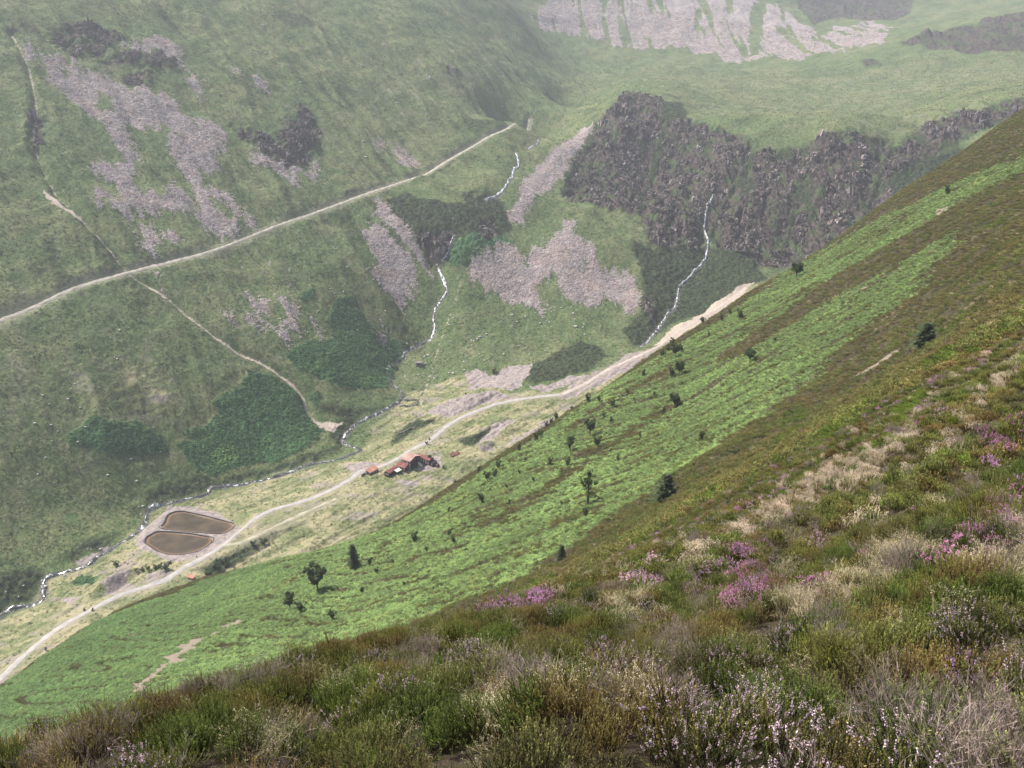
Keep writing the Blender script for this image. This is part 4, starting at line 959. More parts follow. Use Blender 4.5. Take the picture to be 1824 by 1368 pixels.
def plant_heath():
    store = {}
    def put(sp, x, y, pid, size, tint, tilt=0.15, dz=0.0, lean=None):
        if len(x) == 0: return
        z = near_h(x, y) + dz
        rot = np.stack([rng.normal(0, tilt, len(x)), rng.normal(0, tilt, len(x)), rng.uniform(0, 6.283, len(x))], 1)
        if lean is not None: rot = rot + np.stack([-lean[1], lean[0], np.zeros(len(x))], 1)
        store.setdefault(sp, []).append((np.stack([x, y, z], 1), rot, size, pid, tint))
    for lod, (r0, r1, dens, npid, base, sz) in enumerate([(0.85, 12, 95, 3, 0, 0.80), (12, 60, 13, 2, 3, 0.78), (60, 300, 1.25, 1, 5, 1.0), (300, 600, 0.6, 1, 5, 1.3)]):
        x, y = scatter_ring(r0, r1, dens)
        keep = ~near_hidden(x, y, 0.5); x, y = x[keep], y[keep]; r = np.hypot(x, y)
        if lod >= 2:
            m = near_masks(x, y); k = (m['bracken'] < 0.5) & (m['bare'] < 0.5); x, y, r = x[k], y[k], r[k]; mm = {q: w[k] for q, w in m.items()}
        n = len(x)
        sc = 1.0 if lod < 1 else (2.2 if lod == 1 else 7.0)
        jx = x + rng.normal(0, 0.04 * sc, n); jy = y + rng.normal(0, 0.04 * sc, n)
        na_ = fbm(jx / (0.55 * sc), jy / (0.55 * sc), 2, 501); nb = fbm(jx / (0.8 * sc) + 9, jy / (0.8 * sc), 2, 503); nc = fbm(jx / (1.4 * sc), jy / (1.4 * sc) + 7, 2, 505)
        u = rng.uniform(0, 1, n)
        csz = 0.52 if lod == 0 else (1.0 if lod == 1 else 3.2)
        cd, cr, cox, coy = cells(x + 0.25 * csz * pn(x / csz * 1.7, y / csz * 1.7, 71), y + 0.25 * csz * pn(x / csz * 1.7 + 5, y / csz * 1.7, 72), csz, lod)
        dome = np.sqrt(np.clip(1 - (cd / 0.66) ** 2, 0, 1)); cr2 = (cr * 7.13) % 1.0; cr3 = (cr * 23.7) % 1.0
        sp = np.zeros(n, int)                      # 0 heather 1 ling 2 bell 3 dead 4 grass 5 bilberry 6 mauve
        if lod < 2:
            sp[(cr2 > 0.92) & (u < 0.35)] = 3
            sp[(cr2 < 0.07) & (u < 0.35)] = 4
            sp[(cr3 > 0.85) & (u < 0.30)] = 1
            sp[(cr3 < 0.10) & (u < 0.15)] = 5
            if lod == 1: sp[(cr3 > 0.86) & (cr3 < 0.895) & (u < 0.3)] = 2
            sp[(u > 0.985)] = 4; sp[(u > 0.98) & (u < 0.985)] = 3
            sp[(na_ < -0.5) & (u < 0.3)] = 5
        else:
            al = jx * SD[0] + jy * SD[1]; ac = -jx * SD[1] + jy * SD[0]
            s2 = fbm(al / 18, ac / 3.0, 3, 511)
            sp[(s2 > 0.36) & (u < 0.7)] = 5; sp[(s2 < -0.42) & (u < 0.45)] = 4; sp[(nc > 0.5) & (u < 0.3) & (r < 220)] = 2
        sp[pin(x, y, 'yellow') & (u < 0.85)] = 5
        q = pin(x, y, 'straw'); sp[q & (u < 0.48)] = 4; q = pin(x, y, 'straw', (0, 1)); sp[q & (u < 0.72)] = 4; sp[q & (u > 0.86)] = 3
        q = pin(x, y, 'dead'); sp[q & (u < 0.42)] = 3
        q = pin(x, y, 'ling'); sp[q & (u < 0.48)] = 1
        q = pin(x, y, 'mauve'); sp[q & (u < 0.5)] = 6
        q = pin(jx, jy, 'magenta'); sp[q & (u < 0.30)] = 2; sp[q & (u > 0.30) & (u < 0.42)] = 6
        tv = 1 + 0.22 * rng.normal(size=(n, 1)) * np.ones((1, 3))
        hue = fbm(x / (1.0 * sc), y / (1.0 * sc), 2, 521)
        base_t = np.ones((n, 3))
        br = sstep(0.02, 0.40, hue)[:, None]; ye = sstep(0.0, -0.45, hue)[:, None]
        base_t = base_t * (1 - br) + br * np.array([1.30, 0.86, 0.95]); base_t = base_t * (1 - 0.7 * ye) + 0.7 * ye * np.array([1.25, 1.25, 0.8])
        if lod >= 2:   # the older heather of the middle slope is browner
            old = sstep(45, 110, r)[:, None] * np.clip(0.75 + 0.5 * fbm(x / 25, y / 25, 2, 531), 0, 1)[:, None]
            base_t = base_t * (1 - old) + old * np.array([0.66, 0.52, 0.62])
        # every cushion has its own age and colour
        pal = np.array([[1.0, 1.0, 0.9], [0.62, 0.85, 0.60], [0.95, 0.90, 0.68], [1.05, 0.66, 0.80], [0.80, 0.70, 0.82], [1.15, 0.80, 0.88], [0.55, 0.72, 0.5]])
        pc_ = pal[(cr * 6.99).astype(int)]
        wt = 0.75 if lod < 2 else 0.45
        base_t = base_t * (1 - wt) + pc_ * wt
        tint = np.clip(base_t * tv * (0.86 + 0.2 * dome[:, None]), 0.3, 2.0)  # shade between cushions painted in: tint darkens towards each edge
        flat = np.clip(np.ones((n, 3)) * tv, 0.5, 1.5)
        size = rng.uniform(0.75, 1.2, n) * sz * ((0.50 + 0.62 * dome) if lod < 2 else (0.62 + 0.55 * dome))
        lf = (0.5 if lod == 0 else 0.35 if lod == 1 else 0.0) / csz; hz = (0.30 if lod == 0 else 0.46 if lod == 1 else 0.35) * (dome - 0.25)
        pid = base + rng.integers(0, npid, n)
        for code, name in enumerate(['heather', 'flowering_heather', 'bell_heather', 'dead_heather', 'dry_grass', 'bilberry', 'flowering_heather']):
            k = sp == code
            tt = tint if code in (0,) else flat
            if code == 6: tt = flat * np.array([0.92, 0.76, 1.0])
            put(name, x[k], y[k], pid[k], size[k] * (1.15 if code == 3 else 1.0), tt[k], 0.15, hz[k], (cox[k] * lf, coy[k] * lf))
    # bracken on the slope
    x, y = scatter_ring(60, 560, 0.95)
    k = ~near_hidden(x, y, 1.0); x, y = x[k], y[k]
    m = near_masks(x, y); u = rng.uniform(0, 1, len(x))
    k = (m['bracken'] > 0.35) & (u < 0.95) & (m['bare'] < 0.4); x, y = x[k], y[k]; n = len(x)
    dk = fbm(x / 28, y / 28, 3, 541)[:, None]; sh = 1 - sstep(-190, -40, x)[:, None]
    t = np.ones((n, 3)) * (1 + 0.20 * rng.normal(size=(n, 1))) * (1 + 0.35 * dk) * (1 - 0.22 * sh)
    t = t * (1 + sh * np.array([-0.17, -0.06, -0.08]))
    ye = sstep(0.25, 0.5, fbm(x / 12, y / 12, 2, 543))[:, None] * 0.3
    t = t * (1 + ye * np.array([0.6, 0.1, 0]))
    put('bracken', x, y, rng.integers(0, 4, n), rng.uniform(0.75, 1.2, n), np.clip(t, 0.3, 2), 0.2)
    labels = dict(heather='green and brown heather carpeting the steep near slope', flowering_heather='pale pink and mauve flowering heather sprigs in the foreground heath',
                  bell_heather='magenta bell heather in bright patches among the heath', dead_heather='grey leafless dead heather twigs among the green heather',
                  dry_grass='straw coloured dry grass tufts between the heather', bilberry='yellow green bilberry patches among the brown heather',
                  bracken='bright green bracken covering the slope below the heather')
    for sp, parts in store.items():
        cat = [np.concatenate([p[i] for p in parts]) for i in range(5)]
        instancer(sp, *cat, labels[sp])
plant_heath()
# ------------------------------------------------------------------ loose stones, far bracken and tussocks on the valley sides
def stone_proto(species, seed, col):
    g = np.random.default_rng(seed); T = Tris(); t = (1 + 5 ** .5) / 2
    V = np.array([(-1, t, 0), (1, t, 0), (-1, -t, 0), (1, -t, 0), (0, -1, t), (0, 1, t), (0, -1, -t), (0, 1, -t), (t, 0, -1), (t, 0, 1), (-t, 0, -1), (-t, 0, 1)], float) / 1.9
    Fc = [(0, 11, 5), (0, 5, 1), (0, 1, 7), (0, 7, 10), (0, 10, 11), (1, 5, 9), (5, 11, 4), (11, 10, 2), (10, 7, 6), (7, 1, 8), (3, 9, 4), (3, 4, 2), (3, 2, 6), (3, 6, 8), (3, 8, 9), (4, 9, 5), (2, 4, 11), (6, 2, 10), (8, 6, 7), (9, 8, 1)]
    for k in range(5):
        s = g.uniform(0.35, 0.95); o = g.normal(0, 0.9, 3) * [1, 1, 0.12]; W_ = V * g.uniform(0.55, 1.15, (12, 3)) * np.array([1, 0.8, 0.6]) * s * 0.55 + o
        c = np.array(col) * g.uniform(0.65, 1.25)
        for f in Fc: T.add(W_[f[0]][None], W_[f[1]][None], W_[f[2]][None], c[None], c[None], c[None])
    proto(species, T, stonemat)
def stone_material():
    t = NT('loose_stone'); c = t.mix(1.0, t.attr('pc').outputs['Color'], t.attr('tint', 'INSTANCER').outputs['Vector'], 'MULTIPLY')
    return t.surf(c, 0.95, spec=0.1)
stonemat = stone_material()
for s in range(4): stone_proto('scree_stones', 600 + s, (0.520, 0.450, 0.430))
def tussock(seed, n, R, H, low, tip, w):
    g = np.random.default_rng(seed); T = Tris(); a = g.uniform(0, 6.283, n); q = np.sqrt(g.uniform(0, 1, n))
    p = np.stack([np.cos(a) * q * R, np.sin(a) * q * R, np.full(n, -0.05)], 1); b = a + g.normal(0, 0.8, n)
    d = np.stack([np.cos(b) * 0.7, np.sin(b) * 0.7, np.ones(n)], 1) * (H * g.uniform(0.5, 1.1, n))[:, None]; s = np.stack([-np.sin(b), np.cos(b), np.zeros(n)], 1) * w
    cl = colr(n, low, 0.2, g); ct = colr(n, tip, 0.2, g); T.add(p - s, p + s, p + d, cl, cl, ct); return T
def block_proto(seed):
    g = np.random.default_rng(seed); T = Tris()
    for k in range(4):
        o = g.normal(0, 0.55, 3) * [1, 1, 0.7]; h = np.array([g.uniform(0.25, 0.6), g.uniform(0.25, 0.5), g.uniform(0.5, 1.15)])
        c8 = np.array([(i, j, l) for l in (-1, 1) for j in (-1, 1) for i in (-1, 1)], float) * h * g.uniform(0.65, 1.1, (8, 3)) + o
        c = np.array((0.118, 0.098, 0.094)) * g.uniform(0.5, 1.5)
        for a, b, d, e in ((0, 1, 3, 2), (4, 6, 7, 5), (0, 4, 5, 1), (1, 5, 7, 3), (3, 7, 6, 2), (2, 6, 4, 0)):
            cc = (c * g.uniform(0.8, 1.25))[None]
            T.add(c8[a][None], c8[b][None], c8[d][None], cc, cc, cc); T.add(c8[a][None], c8[d][None], c8[e][None], cc, cc, cc)
    proto('crag_blocks', T, stonemat)
for s in range(5): block_proto(650 + s)
for s in range(3): proto('moor_grass', tussock(620 + s, 16, 0.55, 0.55, (0.105, 0.142, 0.058), (0.215, 0.240, 0.115), 0.14), leafmat)
for s in range(3): proto('fellside_bracken', fern(630 + s, 7, 1.15, (0.120, 0.215, 0.090)), fernmat)

def plant_valley():
    def pts(r0, r1, dens, a0=-0.72, a1=0.72):
        x, y = scatter_ring(r0, r1, dens, a0, a1); k = ~far_hidden(x, y); return x[k], y[k]
    def rot(n, t=0.2): return np.stack([rng.normal(0, t, n), rng.normal(0, t, n), rng.uniform(0, 6.283, n)], 1)
    def ragged(x, y, k, lo):
        return far_mask(k, x, y) + 0.35 * fbm(x / 4, y / 4, 3, 640) > lo
    def on(x, y, dz): return np.stack([x, y, far_h(x, y) + dz], 1)
    # stones
    x1, y1 = pts(560, 1150, 1.0); k = ragged(x1, y1, 'scree', 0.5); x1, y1 = x1[k], y1[k]
    x2, y2 = pts(1300, 2100, 0.16, -0.1, 0.6); k = ragged(x2, y2, 'scree', 0.5); x2, y2 = x2[k], y2[k]
    x3, y3 = pts(560, 1150, 0.5); m = (far_mask('scree', x3, y3) > 0.02) & (far_mask('scree', x3, y3) < 0.5) & (rng.uniform(0, 1, len(x3)) < 0.35); x3, y3 = x3[m], y3[m]
    x = np.concatenate([x1, x2, x3]); y = np.concatenate([y1, y2, y3]); n = len(x)
    sz = rng.uniform(0.5, 1.25, n) * np.where(np.hypot(x, y) > 1300, 1.9, 1.0)
    tn = np.ones((n, 3)) * (1 + 0.16 * rng.normal(size=(n, 1))) * (1 + 0.25 * fbm(x / 14, y / 14, 3, 641)[:, None])
    wm = sstep(0.0, 0.4, fbm(x / 22, y / 22, 2, 642))[:, None]; tn = tn * (1 + wm * np.array([0.10, 0.0, -0.08]))
    instancer('scree_stones', on(x, y, 0.05), rot(n, 0.3), sz, rng.integers(0, 4, n), np.clip(tn, 0.4, 1.8), 'grey pink stones and boulders covering the scree fans')
    # broken blocks and pinnacles standing out of the crags
    xa, ya = pts(560, 1150, 0.24); xb, yb = pts(1150, 1700, 0.04); x = np.r_[xa, xb]; y = np.r_[ya, yb]
    k = (far_mask('rock', x, y) > 0.55) & (fbm(x / 16, y / 34, 3, 651) > 0.06) & (far_mask('track', x, y) < 0.12); x, y = x[k], y[k]; n = len(x)
    sz = np.exp(rng.normal(0.35, 0.42, n)) * np.where(np.hypot(x, y) > 1150, 1.6, 1.0)
    t = np.ones((n, 3)) * np.exp(0.30 * rng.normal(size=(n, 1))) * (1 + 0.4 * fbm(x / 12, y / 12, 2, 652)[:, None]); t *= np.where(rng.uniform(0, 1, (n, 1)) < 0.07, 2.2, 1.0)
    instancer('crag_blocks', on(x, y, -0.3), rot(n, 0.18), np.clip(sz, 0.7, 4.0), rng.integers(0, 5, n), np.clip(t, 0.3, 3), 'dark broken rock ribs and blocks of the waterfall crags')
    # bracken beds across the valley
    x, y = pts(420, 800, 0.9); k = ragged(x, y, 'bracken', 0.5); x, y = x[k], y[k]; n = len(x)
    t = np.ones((n, 3)) * (1 + 0.15 * rng.normal(size=(n, 1))) * (1 + 0.4 * fbm(x / 18, y / 18, 2, 643)[:, None])
    spot = pin_px(x, y, [(372, 812), (400, 790), (425, 797), (425, 822), (388, 834)]); t = np.where(spot[:, None], t * np.array([2.0, 1.65, 1.2]), t)
    instancer('fellside_bracken', on(x, y, 0.1), rot(n), rng.uniform(0.8, 1.3, n), rng.integers(0, 3, n), np.clip(t, 0.3, 3), 'dark green bracken beds low on the opposite fellside')
    # tussocks
    x, y = pts(400, 1100, 0.34); xq, yq = pts(1100, 1750, 0.08); x = np.r_[x, xq]; y = np.r_[y, yq]
    bad = (far_mask('scree', x, y) > 0.45) | (far_mask('bracken', x, y) > 0.5) | (far_mask('spoil', x, y) > 0.4) | (far_mask('track', x, y) > 0.2) | (far_mask('pale', x, y) > 0.4)
    u = rng.uniform(0, 1, len(x)); bad |= (far_mask('rock', x, y) > 0.6) & (u < 0.6); bad |= (far_mask('dry', x, y) > 0.5) & (u < 0.5)
    bad |= fbm(x / 20, y / 20, 4, 646) + 0.3 * rng.normal(size=len(x)) < -0.02
    x, y = x[~bad], y[~bad]; n = len(x); dry = far_mask('dry', x, y)[:, None]; dk = np.maximum(far_mask('dark', x, y), far_mask('rock', x, y) * 0.8)[:, None]
    pn1 = fbm(x / 16, y / 16, 3, 645)[:, None]; v = 1 + 0.20 * rng.normal(size=(n, 1))
    t = np.ones((n, 3)) * v * (1 + 0.45 * pn1); t = t * (1 + dry * np.array([0.62, 0.48, 0.50])) * (1 - 0.55 * dk)
    pale = (rng.uniform(0, 1, (n, 1)) < 0.10) * 1.0; t = t * (1 + pale * np.array([0.9, 0.65, 0.8]))
    instancer('moor_grass', on(x, y, 0.0), rot(n), rng.uniform(0.5, 1.3, n) * np.where(np.hypot(x, y) > 1100, 1.5, 1.0), rng.integers(0, 3, n), np.clip(t, 0.2, 3), 'rough green and buff moor grass on the valley floor and fellsides')
def pin_px(x, y, px):
    return poly_signed(x, y, ground(far, px)) > 0
plant_valley()
# ------------------------------------------------------------------ water, tracks
def densify(line, step):
    L = np.array(line); d = np.r_[0, np.cumsum(np.hypot(*np.diff(L, axis=0).T))]
    s = np.arange(0, d[-1], step); return np.stack([np.interp(s, d, L[:, 0]), np.interp(s, d, L[:, 1])], 1)

def ribbon(name, line, width, off, mat, jag=0.15, step=1.0, across=5, kind='structure', label=None, seed=0, wvar=None):
    L = densify(line, step); T = np.gradient(L, axis=0); T /= np.linalg.norm(T, axis=1)[:, None] + 1e-9
    Nn = np.stack([-T[:, 1], T[:, 0]], 1); s = np.arange(len(L)) * step
    w = width * 0.5 * (1 + jag * pn(s / 6.0, s * 0 + seed, seed)); w2 = width * 0.5 * (1 + jag * pn(s / 5.0, s * 0 + seed + 9, seed))
    if wvar is not None: w = w * wvar(s); w2 = w2 * wvar(s)
    ks = np.linspace(-1, 1, across); pts = []
    for k in ks:
        q = L + Nn * (np.where(k < 0, w * k, w2 * k))[:, None]
        z = far_h(q[:, 0], q[:, 1]) + off * (1 - 0.9 * abs(k) ** 3)
        pts.append(np.stack([q[:, 0], q[:, 1], z], 1))
    pts = np.array(pts)                         # across, along
    me = mesh_from(name, pts.transpose(1, 0, 2).reshape(-1, 3), grid_faces(len(L), across)[:, ::-1])
    return link(name, me, mat, kind=kind, label=label)

def gravel_mat(name, c1, c2, c3=None):
    t = NT(name); p = t.pos(); a = t.noise(p, 0.25, 4, 0.6); b = t.noise(p, 2.0, 3, 0.6)
    c = t.mix(t.ramp(a, 0.35, 0.65), c1, c2); c = t.mix(t.math('MULTIPLY', t.ramp(b, 0.5, 0.3), 0.4), c, c3 or (0.12, 0.11, 0.10))
    return t.surf(c, 0.95, b, 0.4, 0.2, 0.1)
road_m = gravel_mat('road_gravel', (0.29, 0.275, 0.27), (0.38, 0.355, 0.345), (0.18, 0.165, 0.155))
path_m = gravel_mat('path_gravel', (0.36, 0.33, 0.27), (0.50, 0.45, 0.38), (0.20, 0.19, 0.14))
ribbon('road', worldline['road'], 3.9, 0.30, road_m, 0.5, seed=1)
ribbon('upper_road', worldline['upper_track'], 3.6, 0.25, gravel_mat('track_gravel', (0.34, 0.29, 0.255), (0.44, 0.37, 0.33)), 0.6, seed=2)
ribbon('side_road', worldline['side_track'], 2.6, 0.25, gravel_mat('turf_track', (0.26, 0.25, 0.17), (0.42, 0.39, 0.30)), 0.9, seed=3)
ribbon('path', worldline['mine_path'], 2.4, 0.40, path_m, 0.8, seed=4)

def water_mat(name, foam, scale=0.5):
    t = NT(name); p = t.pos(); n = t.noise(p, scale, 4, 0.7)
    c = t.mix(t.ramp(n, foam - 0.06, foam + 0.06), (0.56, 0.58, 0.60), (0.045, 0.050, 0.046))
    r = t.math('ADD', 0.15, t.math('MULTIPLY', t.ramp(n, foam + 0.06, foam - 0.06), 0.6))
    return t.surf(c, r, t.noise(p, 2.5, 2), 0.3, 0.2, 0.5)
ribbon('river', worldline['stream'], 2.1, 0.40, water_mat('river_water', 0.415, 0.28), 0.9, seed=5, step=0.8)
fall_m = water_mat('falling_water', 0.49, 0.4)
thin_m = water_mat('thin_fall', 0.53, 0.4)
ribbon('waterfall', worldline['falls_lower'], 1.9, 0.6, fall_m, 1.8, seed=6, step=0.6)
ribbon('waterfall', worldline['falls_middle'], 1.7, 1.8, fall_m, 0.6, seed=7, step=0.6)
ribbon('waterfall', worldline['falls_upper'], 2.2, 0.9, water_mat('broken_fall', 0.52, 0.3), 1.4, seed=8, step=0.6)
ribbon('waterfall', worldline['falls_top'], 1.8, 0.8, fall_m, 1.4, seed=12, step=0.6)
ribbon('waterfall', worldline['falls_right'], 1.5, 0.7, water_mat('right_fall', 0.50, 0.35), 1.8, seed=9, step=0.6)
ribbon('waterfall', worldline['falls_crag'], 1.7, 1.8, thin_m, 1.8, seed=10, step=0.6)

# ponds: brown water over a rust coloured bed, dark liner lip round each basin
def pond(poly, name):
    c = poly.mean(0); P2 = smooth_line(np.vstack([poly, poly[:1]]), 5)[:-1]
    n = len(P2); rings = [1.0, 0.93, 0.85, 0.6, 0.3]; v = []; f = []
    for s in rings: v += [(c[0] + (p[0] - c[0]) * s, c[1] + (p[1] - c[1]) * s, POND_Z) for p in P2]
    v.append((c[0], c[1], POND_Z))
    me = bpy.data.meshes.new(name)
    for k in range(len(rings) - 1):
        for i in range(n): j = (i + 1) % n; f.append((k * n + i, k * n + j, (k + 1) * n + j, (k + 1) * n + i))
    k = len(rings) - 1
    for i in range(n): f.append((k * n + i, k * n + (i + 1) % n, len(v) - 1))
    me.from_pydata(v, [], f); me.update()
    sh = np.concatenate([np.full(n, s) for s in (1.0, 0.6, 0.15, 0.0, 0.0)] + [[0.0]])
    add_col(me, 'shallow', np.stack([sh, sh, sh, np.ones_like(sh)], 1))
    t = NT('pond_water'); p = t.pos(); a = t.attr('shallow').outputs['Fac']
    nn = t.noise(p, 0.10, 4, 0.6)
    col = t.mix(t.ramp(nn, 0.35, 0.65), (0.060, 0.048, 0.036), (0.100, 0.076, 0.054))
    col = t.mix(t.ramp(t.math('ADD', a, t.math('MULTIPLY', nn, 0.5)), 0.55, 1.1), col, (0.19, 0.115, 0.07))
    m = t.surf(col, 0.12, t.noise(p, 1.5, 2), 0.05, 0.1, 0.5)
    link(name, me, m, kind='structure')
    # liner lip
    o = smooth_line(np.vstack([poly, poly[:1]]), 6)
    dv = o - c; L = np.linalg.norm(dv, axis=1)[:, None]
    a1 = o + dv / L * 0.9; a2 = o + dv / L * 1.5
    v = []; m_ = len(o)
    for q, z in ((a1, POND_Z + 0.35), (a1, POND_Z + 0.72), (a2, POND_Z + 0.72), (a2, POND_Z + 0.2)):
        v += [(p[0], p[1], z) for p in q]
    f = [(r * m_ + i, r * m_ + i + 1, (r + 1) * m_ + i + 1, (r + 1) * m_ + i) for r in range(3) for i in range(m_ - 1) ]
    me = bpy.data.meshes.new('pond_liner'); me.from_pydata(v, [], f); me.update()
    t = NT('liner_black'); mt = t.surf(t.mix(t.noise(t.pos(), 0.8, 2), (0.03, 0.03, 0.035), (0.10, 0.09, 0.085)), 0.6)
    return me, mt
for k, (poly, lb) in enumerate(zip(pond_poly, ('dark liner kerb round the upper settling pond, farther from the camera', 'dark liner kerb round the lower settling pond, nearer the camera'))):
    me, mt = pond(poly, 'pond_water')
    link('pond_kerb', me, mt, label=lb, cat='pond kerb', group='kerbs of the two settling ponds')

# ------------------------------------------------------------------ small solids
def simple_mat(name, c1, c2, scale=1.5, rough=0.9, bump=0.3):
    t = NT(name); n = t.noise(t.pos(), scale, 4, 0.65)
    return t.surf(t.mix(t.ramp(n, 0.35, 0.65), c1, c2), rough, n, bump, 0.1, 0.15)
M_wall = simple_mat('rusted_sheet_wall', (0.055, 0.035, 0.035), (0.19, 0.12, 0.11), 0.8)
M_dark = simple_mat('dark_boards', (0.020, 0.018, 0.020), (0.06, 0.05, 0.05), 1.0)
M_roof_o = simple_mat('orange_sheet_roof', (0.30, 0.14, 0.095), (0.42, 0.225, 0.16), 0.35)
M_roof_p = simple_mat('pale_orange_roof', (0.28, 0.175, 0.14), (0.41, 0.29, 0.245), 0.3)
M_roof_r = simple_mat('red_sheet_roof', (0.13, 0.052, 0.046), (0.24, 0.105, 0.088), 0.5)
M_pane = simple_mat('window_pane', (0.30, 0.31, 0.33), (0.62, 0.62, 0.62), 1.2, 0.4, 0.0)
M_trim = simple_mat('pale_trim', (0.55, 0.50, 0.46), (0.70, 0.66, 0.62), 1.0)
M_stone = simple_mat('field_stone', (0.10, 0.09, 0.09), (0.27, 0.24, 0.235), 1.4)
M_boulder = simple_mat('boulder_stone', (0.30, 0.285, 0.27), (0.56, 0.53, 0.50), 1.0)

FS = 0.87       # building scale
E1 = np.array([0.83, -0.56]); E2 = np.array([0.56, 0.83])
def box_me(name, lo, hi, frame, mat):
    (O, z0, e1, e2) = frame; v = []; e1 = e1 * FS; e2 = e2 * FS
    for k in (0, 1):
        for (i, j) in ((0, 0), (1, 0), (1, 1), (0, 1)):
            p = (lo[0], hi[0])[i]; q = (lo[1], hi[1])[j]; xy = O + e1 * p + e2 * q; v.append((xy[0], xy[1], z0 + (lo[2], hi[2])[k] * FS))
    f = [(0, 3, 2, 1), (4, 5, 6, 7), (0, 1, 5, 4), (1, 2, 6, 5), (2, 3, 7, 6), (3, 0, 4, 7)]
    me = bpy.data.meshes.new(name); me.from_pydata(v, [], f); me.update(); me.materials.append(mat); return me

def prism_me(name, prof, axis, a0, a1, frame, mat):
    """profile (coordinate, height) pushed along local axis 'p' or 'q'"""
    (O, z0, e1, e2) = frame; v = []; n = len(prof); e1 = e1 * FS; e2 = e2 * FS
    for a in (a0, a1):
        for (b, h) in prof:
            p, q = (a, b) if axis == 'p' else (b, a)
            xy = O + e1 * p + e2 * q; v.append((xy[0], xy[1], z0 + h * FS))
    f = [tuple(range(n)), tuple(range(2 * n - 1, n - 1, -1))] + [(i, n + i, n + (i + 1) % n, (i + 1) % n) for i in range(n)]
    me = bpy.data.meshes.new(name); me.from_pydata(v, [], f); me.update()
    bmx = __import__('bmesh'); b = bmx.new(); b.from_mesh(me); bmx.ops.recalc_face_normals(b, faces=b.faces); b.to_mesh(me); b.free()
    me.materials.append(mat); return me

def empty(name, loc, label, cat, group=None):
    o = bpy.data.objects.new(name, None); scene.collection.objects.link(o); o.location = loc
    o['label'] = label; o['category'] = cat
    if group: o['group'] = group
    return o

def gabled(root, frame, p0, p1, q0, q1, h, rise, axis, wall, roof, over=0.5, th=0.25, tag='', down=3.0):
    """walls with gables and two roof slabs; ridge along axis"""
    if axis == 'p': b0, b1, a0, a1 = q0, q1, p0, p1
    else: b0, b1, a0, a1 = p0, p1, q0, q1
    m = (b0 + b1) / 2
    w = link(tag + 'wall', prism_me('wall', [(b0, -down), (b1, -down), (b1, h), (m, h + rise), (b0, h)], axis, a0, a1, frame, wall), None, root)
    k = rise / (m - b0); lo = h - over * k
    r = link(tag + 'roof', prism_me('roof', [(b0 - over, lo + 0.05), (m, h + rise + 0.05), (b1 + over, lo + 0.05), (b1 + over, lo + 0.05 + th), (m, h + rise + 0.05 + th), (b0 - over, lo + 0.05 + th)], axis, a0 - over, a1 + over, frame, roof), None, root)
    for o in (w, r): o.parent = root; o.matrix_parent_inverse = root.matrix_world.inverted() if False else Matrix.Translation(-root.location)
    return w, r

def attach(o, root):
    o.parent = root; o.matrix_parent_inverse = Matrix.Translation(-root.location); return o

